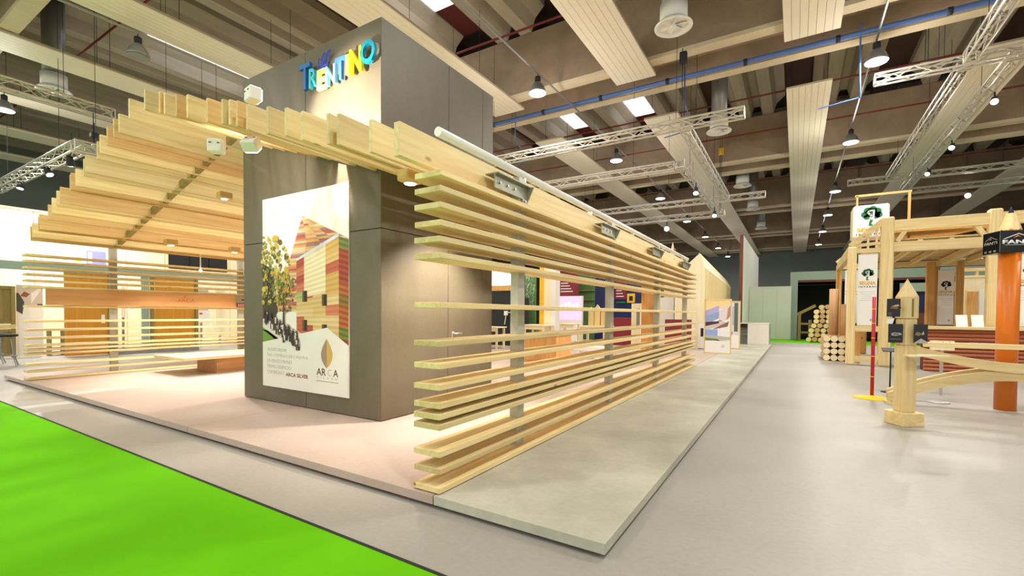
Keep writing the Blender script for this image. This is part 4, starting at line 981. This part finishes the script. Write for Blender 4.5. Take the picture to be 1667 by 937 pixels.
part_box('inner_floor', 'black', t, (0.06, 13.9, 30.4, 34.9, 0.001, 0.012))
t = thing('back_booth', 'pale green booth fascia behind the timber frame, far away', 'booth', (6, 29, 0))
part_box('fascia', 'portal_green', t, (4.2, 13, 28.4, 28.6, 2.5, 2.9)); part_box('red_mark', 'red_paint', t, (5.25, 5.32, 28.38, 28.4, 1.7, 2.05)); part_box('red_mark', 'red_paint', t, (5.42, 5.49, 28.38, 28.4, 1.7, 2.05)); part_box('white_plate', 'paper', t, (5.15, 5.6, 28.39, 28.42, 1.65, 2.1))
part_box('wall_panel', 'navy', t, (4.2, 13, 28.6, 28.7, 0, 2.5)); part_box('lower_panel', 'brown_trim', t, (4.2, 13, 28.42, 28.6, 0, 1.5))
t = thing('disc_mobile', 'tangle of hanging silver discs below the far lamps', 'mobile', (-4.3, 18.5, 3.0)); rf = random.Random(9)
bm = bm_new(); tube(bm, (-4.3, 18.5, 3.6), (-4.3, 18.5, 9.0), 0.006, 4); obj('wire', bm, 'dark_rubber', t)
bm = bm_new(); lathe(bm, [(0.02, 0.0), (0.3, 0.02), (0.3, 0.04), (0.02, 0.06)], (-4.3, 18.5, 3.56), 14); obj('hoop', bm, 'dark_rubber', t)
for k in range(34):
    a, r_, z = rf.uniform(0, 2*PI), rf.uniform(0.02, 0.42), rf.uniform(3.0, 3.9)
    bm = bm_new(); p = Vector((-4.3+r_*math.cos(a), 18.5+r_*math.sin(a), z)); d = Vector((rf.uniform(-1, 1), rf.uniform(-1, 1), rf.uniform(-.6, .6))).normalized()
    tube(bm, p, p+d*0.006, 0.05, 8); obj('disc', bm, 'steel' if k % 3 else 'black', t)
# ================================================================== timber frame booth on the right
def tree_logo(pl, a, b, s, lay=0, green=(10, 110, 60)):
    """round tree crown with a white S and a trunk, s wide; a, b lower-left"""
    g_ = rgb(*green); o = []
    for cx, cy, r_ in ((.22, .60, .16), (.34, .80, .17), (.55, .86, .17), (.74, .74, .18), (.80, .55, .16), (.68, .52, .17), (.30, .46, .13), (.50, .68, .24)):
        o.append(([(a+x*s, b+y*s) for x, y in disc_pts(cx, cy, r_, r_, 12)], g_, lay))
    o.append(([(a+x*s, b+y*s) for x, y in ((.40, 0.0), (.62, 0.0), (.50, .12), (.58, .30), (.46, .34), (.40, .18))], g_, lay))
    w_ = rgb(238, 236, 232)
    pts = [(.60, .80), (.40, .78), (.34, .68), (.46, .60), (.52, .48), (.42, .36)]
    for p, q in zip(pts, pts[1:]):
        d = Vector((q[0]-p[0], q[1]-p[1])); n = Vector((-d.y, d.x)).normalized()*0.038
        o.append(([(a+(p[0]+n.x)*s, b+(p[1]+n.y)*s), (a+(q[0]+n.x)*s, b+(q[1]+n.y)*s), (a+(q[0]-n.x)*s, b+(q[1]-n.y)*s), (a+(p[0]-n.x)*s, b+(p[1]-n.y)*s)], w_, lay+1))
        o.append(([(a+x*s, b+y*s) for x, y in disc_pts(q[0], q[1], .038, .038, 8)], w_, lay+1))
    o.append(([(a+x*s, b+y*s) for x, y in ((.56, .82), (.64, .82), (.62, .40), (.58, .30), (.55, .44))], w_, lay+1))
    return o
def banner(x0, x1, y, z0, z1, label, green=(10, 110, 60)):
    t = thing('booth_banner', label, 'banner', ((x0+x1)/2, y, z0), 'white tree logo banners in the timber frame')
    part_box('cloth', 'paper', t, (x0, x1, y-0.006, y+0.006, z0, z1))
    W_ = x1-x0; H_ = z1-z0; pl = Plane((x0, y-0.006, z0), (1, 0, 0), (0, 0, 1))
    pr = tree_logo(pl, .14*W_, .64*H_, .72*W_, 0, green)
    for k in range(5):
        w2 = (.86, .7, .5, .56, .8)[k]*W_; pr.append(([((W_-w2)/2, .47*H_-.03*k*H_), ((W_+w2)/2, .47*H_-.03*k*H_), ((W_+w2)/2, .475*H_-.03*k*H_), ((W_-w2)/2, .475*H_-.03*k*H_)], rgb(200, 198, 194), 0))
    pr += [([(.74*W_+.07*W_*math.cos(2*PI*i/10), .075*H_+.07*W_*math.sin(2*PI*i/10)) for i in range(10)], rgb(50, 56, 50), 0), ([(.75*W_+.04*W_*math.cos(2*PI*i/10), .075*H_+.04*W_*math.sin(2*PI*i/10)) for i in range(10)], rgb(238, 236, 232), 1)]
    put_print('logo_print', pr, t, pl, 0.001)
    put_text('brand_text', 'SEGNA', 'ink_yellow', t, pl, .08*W_, .575*H_, .05*H_, .84*W_, .002, .001, .04)
    put_text('brand_text', 'INTERNI', 'ink_dark', t, pl, .05*W_, .535*H_, .022*H_, .90*W_, .002, .001, .02, 1.5)
    for z in (z0-0.02, z1): part_box('rod', 'steel', t, (x0-0.01, x1+0.01, y-0.01, y+0.01, z, z+0.02))
    return t
BY, BYB = 15.7, 20.5
t = thing('timber_frame_booth', 'booth of round pale timber posts and beams with a plank roof', 'booth', (3, 17, 0))
def log(name, p0, p1, r, mat='pine_z'):
    bm = bm_new(); tube(bm, p0, p1, r, 12); return obj(name, bm, mat, t)
def bar(name, p0, p1, wd, ht, mat='pine_x', up=(0, 0, 1)):
    bm = bm_new(); beam(bm, p0, p1, wd, ht, up); return obj(name, bm, mat, t)
for (x, y, h, wd) in ((1.28, BY, 3.22, .20), (2.02, BY, 3.95, .27), (4.06, BY, 3.95, .24), (1.30, BYB, 3.15, .17), (2.02, BYB, 3.6, .22), (3.80, BYB, 3.15, .22), (3.95, BYB+0.1, 3.15, .16), (4.52, BYB, 3.15, .19), (6.3, BY, 3.95, .24), (6.3, BYB, 3.15, .2)):
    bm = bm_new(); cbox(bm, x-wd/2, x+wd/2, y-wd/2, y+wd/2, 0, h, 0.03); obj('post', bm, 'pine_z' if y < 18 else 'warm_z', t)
for (z, th) in ((3.72, .28), (3.16, .25)): bar('front_beam', (2.15, BY, z), (6.2, BY, z), .2, th)
for x in (2.35, 3.78): bar('brace', (x-.12 if x < 3 else x+.12, BY, 3.3), (x+.06 if x < 3 else x-.06, BY, 3.62), .1, .12, 'pine_z', (0, 1, 0))
bar('back_beam', (1.3, BYB, 3.1), (6.3, BYB, 3.1), .16, .18)
for x in (2.02, 4.06, 6.3): bar('side_beam', (x, BY, 3.26), (x, BYB, 3.10), .16, .18, 'pine_y')
for x in (2.7, 3.3, 4.7, 5.4): bar('joist', (x, BY, 3.26), (x, BYB, 3.16), .09, .14, 'pine_y')
n = 24
for k in range(n):
    f = k/n; y = BY+0.12+(BYB-BY+0.2)*f
    bm = bm_new(); box(bm, 1.95, 6.5, y, y+(BYB-BY+0.2)/n-0.008, 3.36-0.10*f, 3.39-0.10*f); obj('roof_plank', bm, 'warm_y' if k % 3 else 'pine_x', t)
n = 12
for k in range(n):     # upper pitched deck
    f = k/n
    bm = bm_new(); y = BY+0.5+3.6*f; box(bm, 2.1, 4.2, y, y+3.6/n-0.008, 3.62+0.32*f, 3.65+0.32*f); obj('upper_plank', bm, 'warm_y', t)
# low side bay with its sloping roof
for y in (BY, BYB): bar('slope_beam', (1.24, y, 3.24), (1.92, y, 3.86), .14, .16, 'pine_x')
bar('bay_top', (1.3, BY, 3.10), (1.95, BY, 3.10), .12, .12); bar('bay_top', (1.3, BY, 3.24), (1.95, BY, 3.30), .08, .08)
bar('bay_rail', (1.36, BY, 0.99), (1.93, BY, 0.99), .12, .15); bar('bay_rail', (1.36, BY, 0.17), (1.93, BY, 0.17), .12, .15)
bar('bay_side', (1.28, BY, 3.05), (1.28, BYB, 3.05), .14, .16, 'pine_y'); bar('bay_side', (1.28, BY, 3.24), (1.3, BYB, 3.18), .12, .12, 'pine_y')
for x in (1.45, 1.62, 1.8): bar('bay_stud', (x, BY, 3.16), (x, BY, 3.24+(x-1.24)*0.9), .05, .05, 'pine_z', (0, 1, 0))
bar('bay_stub', (1.50, BY+0.6, 0.02), (1.50, BY+0.6, 0.95), .14, .14, 'warm_z', (0, 1, 0))
banner(1.415, 1.835, BY-0.02, 1.09, 2.99, 'white tree logo banner in the low side bay of the timber frame')
banner(3.99, 4.39, BYB-0.02, 1.08, 2.86, 'white tree logo banner at the back of the timber frame', (16, 30, 24))
banner(1.47, 1.86, BYB-0.1, 1.09, 2.95, 'white tree logo banner half hidden behind the side bay post', (16, 40, 30))
banner(4.47, 4.9, BY-0.02, 1.12, 2.9, 'white tree logo banner cut off at the right picture edge')
# counter with red log siding
t = thing('booth_counter', 'timber booth counter with red-brown log siding and pale top', 'counter', (4.4, 15.4, 0))
part_box('top', 'pine_x', t, (2.62, 6.3, 14.85, 15.55, 1.03, 1.10), ch=0.008); part_box('core', 'brown_trim', t, (2.72, 6.2, 15.06, 15.5, 0.0, 1.03))
s0 = None
for k in range(11):
    if s0 is None:
        bm = bm_new(); prism(bm, [(15.06, 0.005), (15.02, 0.015), (15.0, 0.046), (15.02, 0.082), (15.06, 0.091)], 0, 2.70, 6.2); s0 = obj('siding_board', bm, 'red_siding', t)
    else: inst(s0, t, (0, 0, 0.0935*k))
for k, x in enumerate((3.42, 3.70)):
    th = thing('leaflet_holder', ('white leaflet holder on the booth counter, first from the back banner', 'white leaflet holder on the booth counter, next to the orange column')[k], 'leaflet holder', (x, 15.2, 1.10), 'white leaflet holders on the booth counter')
    bm = bm_new(); M = Matrix.Translation((x, 15.2, 1.10)) @ Matrix.Rotation(-0.35, 4, 'X'); box(bm, -0.105, 0.105, -0.006, 0.006, 0.0, 0.30, M); obj('sheet', bm, 'paper', th)
    part_box('foot', 'white_gloss', th, (x-0.1, x+0.1, 15.15, 15.30, 1.10, 1.106))
# hanging logo box
t = thing('logo_box', 'white box with green tree logo hanging above the timber frame', 'sign', (1.86, 17.9, 3.7))
bm = bm_new(); cbox(bm, 1.44, 2.30, 17.5, 18.3, 3.70, 4.68, 0.04); obj('box', bm, 'paper', t); part_box('edge_strip', 'cream_board', t, (1.425, 1.44, 17.52, 18.28, 3.74, 4.64))
pl = Plane((1.44, 17.5, 3.70), (1, 0, 0), (0, 0, 1)); put_print('logo_print', tree_logo(pl, .14, .34, .58), t, pl, 0.001)
put_text('brand_text', 'SEGNA', 'ink_yellow', t, pl, .09, .175, .12, .66, .002, .001, .04); put_text('brand_text', 'INTERNI', 'ink_dark', t, pl, .07, .06, .07, .70, .002, .001, .02, 1.5)
pl2 = Plane((2.30, 17.5, 3.70), (0, 1, 0), (0, 0, 1)); put_print('logo_print', tree_logo(pl2, .12, .34, .58), t, pl2, 0.001)
bm = bm_new(); beam(bm, (1.55, 17.9, 4.68), (1.55, 17.9, 5.05), .05, .05, (0, 1, 0)); obj('hanger', bm, 'warm_z', t)
bm = bm_new(); beam(bm, (1.5, 17.9, 5.05), (2.85, 17.9, 5.05), .05, .06); obj('cross_bar', bm, 'warm_y', t)
bm = bm_new(); beam(bm, (2.8, 17.9, 3.40), (2.8, 17.9, 5.03), .06, .06, (0, 1, 0)); obj('stay', bm, 'warm_z', t)
# stacked logs beside the side bay: each log a thing
lr = 0.093; k = 0; l0 = None
ROW = ['bottom', 'second', 'third', 'top']; CLM = ['leftmost', 'second from left', 'second from right', 'rightmost']
for r_ in range(4):
    for c_ in range(4):
        x = 0.70+lr+c_*0.181; z = lr+r_*0.187
        lab = 'debarked log end, %s row of the pile, %s' % (ROW[r_], CLM[c_])
        if l0 is None:
            l0 = thing('stacked_log', lab, 'log', (x, 16.6, z), 'debarked logs in the neat pile')
            bm = bm_new(); tube(bm, (x, 16.605, z), (x, 18.3, z), lr*0.97, 14); obj('log_body', bm, 'bark', l0)
            bm = bm_new(); tube(bm, (x, 16.6, z), (x, 16.606, z), lr*0.94, 14); obj('cut_face', bm, 'cream_board', l0)
        else: copy_thing(l0, (x, 16.6, z), lab)
for k, (x, y, z0, z1, r_, l) in enumerate(((0.98, 17.2, 0.75, 2.15, 0.125, 'tall upright trunk standing on the log pile'), (1.24, 16.95, 0.75, 1.68, 0.10, 'short upright trunk standing on the log pile beside the post'))):
    th = thing('upright_trunk', l, 'trunk', (x, y, z0)); bm = bm_new(); tube(bm, (x, y, z0), (x, y, z1-0.005), r_, 16, r_*0.97); obj('log_body', bm, 'bark', th)
    bm = bm_new(); tube(bm, (x, y, z1-0.005), (x, y, z1), r_*0.96, 16); obj('cut_face', bm, 'cream_board', th)
# rustic woodpile and frame in the dark portal
k = 0
for (x, z, n_, L) in ((1.05, .13, 5, 1.0), (1.1, .36, 5, .9), (1.1, .59, 4, .9), (1.15, .82, 4, .8), (1.2, 1.05, 4, .7), (1.2, 1.28, 3, .7), (1.2, 1.51, 3, .7), (1.3, 1.74, 2, .5)):
    th = thing('rustic_logs', ('rustic split wood layer before the black opening, %s from the ground' % ORD[k]), 'firewood', (x, 27.5, z), 'rustic split wood before the black opening'); k += 1
    for q in range(n_):
        bm = bm_new(); tube(bm, (x-L/2+0.25*q, 27.3, z+0.02*(q % 2)), (x-L/2+0.25*q+0.1, 28.2, z), 0.12, 7); obj('billet', bm, 'bark' if q % 2 else 'pine_y', th)
t = thing('fence_sample', 'small wooden fence sample before the black opening', 'fence', (0.35, 28.5, 0))
for x in (0.15, 0.62): bm = bm_new(); cbox(bm, x-.07, x+.07, 28.4, 28.54, 0, 1.45 if x < .5 else 1.1, .01); obj('post', bm, 'olive_wood', t)
for z in (.4, .85): part_box('rail', 'olive_wood', t, (0.22, 1.0, 28.44, 28.5, z, z+.1))
bm = bm_new(); beam(bm, (0.05, 28.47, 1.38), (0.85, 28.47, 1.85), .14, .12, (0, 1, 0)); obj('sloped_beam', bm, 'olive_wood', t)
# booths behind
t = thing('cream_side_booth', 'cream wooden booth with brown door behind the timber counter', 'booth', (5.8, 23, 0))
part_box('wall_panel', 'cream_board', t, (5.1, 7.6, 23.0, 23.1, 0, 2.75)); part_box('top_rail', 'pine_x', t, (5.05, 7.65, 22.96, 23.14, 2.98, 3.1)); part_box('low_rail', 'pine_x', t, (5.05, 7.65, 22.96, 23.14, 2.75, 2.83))
for x in (5.1, 5.5, 5.95, 6.4, 6.85): part_box('stud', 'pine_z', t, (x, x+.07, 22.98, 23.12, 2.83, 2.98))
dd = part_box('door', 'warm_z', t, (5.27, 5.56, 22.95, 23.0, 0, 2.25), 'brown door leaf'); part_box('door_frame', 'pine_z', t, (5.2, 5.27, 22.94, 23.0, 0, 2.3)); part_box('white_panel', 'white_paint', t, (5.6, 6.1, 22.97, 23.0, 0.2, 2.3))
t = thing('black_sign_band', 'black overhead sign band with white letters behind the timber roof', 'sign', (6.3, 24, 3.3))
part_box('band', 'black_gloss', t, (4.6, 8.4, 24.0, 24.1, 3.28, 3.92)); part_box('grey_plate', 'ink_grey', t, (5.18, 5.5, 23.985, 24.0, 3.42, 3.66))
put_text('brand_text', 'rothoblaas', 'ink_white', t, Plane((5.68, 24.0, 3.46), (1, 0, 0), (0, 0, 1)), 0, 0, .30, 1.9, .001, .01, .02)
for x in (4.65, 8.3): part_box('post', 'black', t, (x, x+.08, 24.0, 24.1, 0, 3.28))

# ================================================================== pencil post, column, curved trusses, pole
PXc, PYc = 1.165, 7.43
RZ = math.radians(36)
def rot(bm): bmesh.ops.rotate(bm, verts=bm.verts, cent=(PXc, PYc, 0), matrix=Matrix.Rotation(RZ, 3, 'Z'))
t = thing('pointed_post', 'square pale wooden post with pyramid tip and black plates', 'post', (PXc, PYc, 0))
bm = bm_new(); cbox(bm, PXc-.138, PXc+.138, PYc-.138, PYc+.138, 0, .165, .006); rot(bm); obj('base', bm, 'pine_x', t)
hw = .079
bm = bm_new(); cbox(bm, PXc-hw, PXc+hw, PYc-hw, PYc+hw, .165, .985, .006); rot(bm); obj('shaft', bm, 'pine_z', t)
bm = bm_new(); cbox(bm, PXc-hw*.97, PXc+hw*.97, PYc-hw*.97, PYc+hw*.97, .985, 1.315, .012); rot(bm); obj('collar', bm, 'pine_z', t)
bm = bm_new(); q = hw
vs = [bm.verts.new((PXc+a*q, PYc+b*q, z)) for z in (1.32, 1.585) for a, b in ((-1, -1), (1, -1), (1, 1), (-1, 1))]+[bm.verts.new((PXc, PYc, 1.81))]
for f in ((3, 2, 1, 0), (0, 1, 5, 4), (1, 2, 6, 5), (2, 3, 7, 6), (3, 0, 4, 7), (4, 5, 8), (5, 6, 8), (6, 7, 8), (7, 4, 8)): bm.faces.new([vs[i] for i in f])
rot(bm); hd = obj('pointed_head', bm, 'pine_z', t)
bm = bm_new(); box(bm, PXc-.012, PXc+.012, PYc-hw-.003, PYc-hw+.01, 1.34, 1.56); rot(bm); obj('groove', bm, 'olive_wood', hd)
bm = bm_new(); vs = [bm.verts.new(p) for p in ((1.13, 7.33, .862), (1.15, 7.15, .862), (1.56, 7.36, .872), (1.13, 7.33, .880), (1.15, 7.15, .880), (1.56, 7.36, .888))]
for f in ((2, 1, 0), (3, 4, 5), (0, 1, 4, 3), (1, 2, 5, 4), (2, 0, 3, 5)): bm.faces.new([vs[i] for i in f])
obj('shelf', bm, 'cream_board', t, 'small pale wedge shelf')
for k, (x0, x1, z0, z1) in enumerate(((.955, 1.085, 1.34, 1.56), (.975, 1.115, 1.02, 1.25), (1.215, 1.345, 1.02, 1.25))):
    yy = 7.30; pt = part_box('plate', 'black_gloss', t, (x0, x1, yy, yy+.012, z0, z1), 'black printed plate')
    pl = Plane((x0, yy, z0), (1, 0, 0), (0, 0, 1)); W_ = x1-x0; H_ = z1-z0
    if k == 0: pr = [([(.03, .10), (.11, .09), (.10, .13), (.05, .14)], rgb(120, 86, 50), 0), ([(.01, .02), (.04, .01), (.05, .05), (.02, .06)], rgb(90, 60, 50), 0), ([(.06, .12), (.12, .13), (.11, .15), (.07, .14)], rgb(190, 170, 130), 1)]
    elif k == 1: pr = [([(.03, .09), (.07, .085), (.13, .10), (.12, .12), (.06, .125), (.03, .115)], rgb(170, 166, 160), 0), ([(.05, .10), (.10, .10), (.10, .112), (.05, .112)], rgb(30, 30, 30), 1), ([(.02, .04), (.12, .04), (.12, .047), (.02, .047)], rgb(110, 108, 104), 0)]
    else: pr = [([(.0, .0), (.13, .0), (.13, .02), (.07, .06)], rgb(170, 168, 164), 0), ([(.01, .10), (.05, .09), (.08, .12), (.03, .14)], rgb(130, 110, 70), 0), ([(.07, .10), (.10, .11), (.09, .15)], rgb(170, 166, 160), 0)]
    put_print('plate_print', pr, pt, pl, 0.001); bm = bm_new(); tube(bm, ((x0+x1)/2, yy+.012, (z0+z1)/2), (PXc+(-.07 if x0 < 1.2 else .07), PYc-.06, (z0+z1)/2), .01, 6); obj('bracket', bm, 'dark_rubber', pt)
bm = bm_new(); M = Matrix.Translation((.99, 7.33, 1.26)) @ Matrix.Rotation(.25, 4, 'Y'); box(bm, -.03, .03, 0, .006, -.01, .07, M); obj('leaflet', bm, 'paper', t, 'white leaflet')

OX, OY, OR = 2.60, 9.42, .118
t = thing('orange_pencil_column', 'orange round column made like a giant pencil with wooden tip', 'column', (OX, OY, 0))
bm = bm_new(); tube(bm, (OX, OY, 0), (OX, OY, 2.55), OR, 28); obj('shaft', bm, 'orange_column', t)
bm = bm_new(); n = 28; ring = [bm.verts.new((OX+OR*math.cos(2*PI*i/n), OY+OR*math.sin(2*PI*i/n), 2.58+.018*math.cos(2*PI*i/n*7))) for i in range(n)]
up = [bm.verts.new((OX+OR*.45*math.cos(2*PI*i/n), OY+OR*.45*math.sin(2*PI*i/n), 2.83)) for i in range(n)]; lo = [bm.verts.new((OX+OR*math.cos(2*PI*i/n), OY+OR*math.sin(2*PI*i/n), 2.55)) for i in range(n)]
for i in range(n): bm.faces.new((ring[i], ring[(i+1) % n], up[(i+1) % n], up[i]))
bm.faces.new(up); bm.faces.new(ring[::-1])
for v in lo: bm.verts.remove(v)
obj('wooden_tip', bm, 'pine_z', t)
bm = bm_new(); lathe(bm, [(OR*.995, 0), (OR*.985, .03), (OR*.9, .05)], (OX, OY, 2.55), 28); obj('wavy_edge', bm, 'orange_column', t)
bm = bm_new(); lathe(bm, [(OR*.30, 0), (OR*.02, .10)], (OX, OY, 2.825), 14); obj('lead', bm, 'navy', t)
bm = bm_new(); cbox(bm, OX-.22, OX+.22, OY-.17, OY+.17, 2.255, 2.565, .004); bmesh.ops.rotate(bm, verts=bm.verts, cent=(OX, OY, 0), matrix=Matrix.Rotation(math.radians(16), 3, 'Z')); cf = obj('sign_cuff', bm, 'black_gloss', t, 'black square sign cuff')
Rm = Matrix.Rotation(math.radians(16), 3, 'Z')
def cufp(x, y, z): v = Rm @ Vector((x, y, 0)); return (OX+v.x, OY+v.y, z)
plf = Plane(cufp(-.22, -.17, 2.255), Rm @ Vector((1, 0, 0)), (0, 0, 1)); pls = Plane(cufp(-.22, .17, 2.255), Rm @ Vector((0, -1, 0)), (0, 0, 1))
put_text('brand_text', 'FANTI', 'ink_white', cf, plf, .03, .12, .055, .36, .001, .002, .04)
put_print('roof_mark', [([(.03, .19), (.21, .27), (.40, .19), (.37, .19), (.21, .255), (.06, .19)], rgb(214, 212, 208), 0), ([(.15, .20), (.20, .245), (.24, .21), (.21, .225)], rgb(232, 130, 40), 1), ([(.06, .10), (.37, .10), (.37, .112), (.06, .112)], rgb(120, 150, 140), 0)], cf, plf, .001)
put_text('brand_text', 'FANTI', 'ink_grey', cf, pls, .04, .13, .04, .25, .001, .002, .03)
put_print('roof_mark', [([(.04, .19), (.16, .25), (.30, .19), (.27, .19), (.16, .235), (.07, .19)], rgb(110, 106, 104), 0), ([(.12, .20), (.16, .23), (.19, .20)], rgb(150, 80, 40), 1)]+[([(.04+.09*i, .02), (.09+.09*i, .02), (.09+.09*i, .045), (.04+.09*i, .045)], rgb(130, 126, 122), 0) for i in range(3)], cf, pls, .001)

# curved glulam bridge frame in front of the column
t = thing('curved_timber_truss', 'curved glulam timbers crossing like a bridge before the orange column', 'timber truss', (2.6, 9.05, 0))
XC = 2.62
def curved(name, f, x0, x1, h, y0, y1, n=26):
    bm = bm_new(); top, bot = [], []
    for i in range(n+1):
        x = x0+(x1-x0)*i/n; z = f(x); top.append((x, z+h/2)); bot.append((x, z-h/2))
    for a, b in ((y0, y1),):
        T0 = [bm.verts.new((x, a, z)) for x, z in top]; B0 = [bm.verts.new((x, a, z)) for x, z in bot]; T1 = [bm.verts.new((x, b, z)) for x, z in top]; B1 = [bm.verts.new((x, b, z)) for x, z in bot]
        for i in range(n):
            for q_ in ((T0[i], B0[i], B0[i+1], T0[i+1]), (T1[i+1], B1[i+1], B1[i], T1[i]), (T0[i], T0[i+1], T1[i+1], T1[i]), (B0[i+1], B0[i], B1[i], B1[i+1])): bm.faces.new(q_)
        bm.faces.new((T0[0], T1[0], B1[0], B0[0])); bm.faces.new((T0[n], B0[n], B1[n], T1[n]))
    return obj(name, bm, 'pine_x', t)
curved('upper_arc', lambda x: .64+.205*min(1, abs((x-XC)/1.10))**1.7, 1.50, 3.74, .13, 8.98, 9.07)
curved('lower_arc', lambda x: .535-.43*abs((x-XC)/1.40)**1.75, 1.22, 4.02, .14, 9.0, 9.10)
curved('lower_arc', lambda x: .575-.43*abs((x-XC)/1.40)**1.75, 1.22, 4.02, .14, 9.12, 9.20)
part_box('tie_beam', 'pine_x', t, (1.62, 3.62, 8.99, 9.09, .895, .965), ch=.004)
part_box('tie_plate', 'steel', t, (2.12, 2.42, 9.0, 9.08, .966, .972))
bm = bm_new(); cbox(bm, 1.19, 1.33, 8.98, 9.22, 0, .05, .004); obj('shoe', bm, 'pine_x', t); bm = bm_new(); cbox(bm, 3.91, 4.05, 8.98, 9.22, 0, .05, .004); obj('shoe', bm, 'pine_x', t)
t = thing('knotty_block', 'pale block with dark holes on the counter side behind the curved timbers', 'wood block', (2.25, 10.6, 0))
part_box('block', 'cream_board', t, (1.98, 2.28, 10.5, 10.6, .77, .93)); part_box('prop', 'steel', t, (2.11, 2.15, 10.53, 10.57, 0, .77))
for k, (a, b) in enumerate(((2.06, .89), (2.16, .84), (2.22, .90), (2.13, .90))): bm = bm_new(); tube(bm, (a, 10.5, b), (a, 10.494, b), .012, 8); obj('hole', bm, 'black', t)
t = thing('red_pole_stand', 'red pole with yellow rings on a flat yellow base', 'pole stand', (1.08, 9.5, 0))
bm = bm_new(); tube(bm, (1.08, 9.5, .012), (1.08, 9.5, 1.655), .026, 12); obj('pole', bm, 'red_paint', t)
bm = bm_new(); lathe(bm, [(.27, 0), (.27, .008), (.06, .018), (.04, .05)], (1.08, 9.5, 0), 26); obj('base_plate', bm, 'yellow_paint', t)
for z in (.35, .68, .98, 1.22, 1.45): bm = bm_new(); lathe(bm, [(.0275, 0), (.0275, .012)], (1.08, 9.5, z), 12); obj('ring', bm, 'yellow_paint', t)
t = thing('black_music_stand', 'thin black stand with tilted tray behind the pointed post', 'stand', (1.43, 10.4, 0))
bm = bm_new(); tube(bm, (1.43, 10.4, 0), (1.43, 10.4, .74), .012, 8); obj('rod', bm, 'dark_rubber', t); bm = bm_new(); M = Matrix.Translation((1.42, 10.4, .75)) @ Matrix.Rotation(.25, 4, 'X'); box(bm, -.11, .11, -.1, .1, -.006, .006, M); obj('tray', bm, 'black', t)
bm = bm_new(); lathe(bm, [(.13, 0), (.13, .012), (.02, .02)], (1.43, 10.4, 0), 16); obj('foot', bm, 'dark_rubber', t)
t = thing('floor_plate', 'flat steel plate lying on the floor under the curved timbers', 'plate', (1.92, 9.62, 0)); bm = bm_new(); lathe(bm, [(.14, 0), (.14, .012), (.10, .02)], (1.92, 9.62, 0), 20); obj('disc', bm, 'steel', t); part_box('strap', 'grey_metal', t, (1.55, 1.79, 9.6, 9.63, 0, .006))
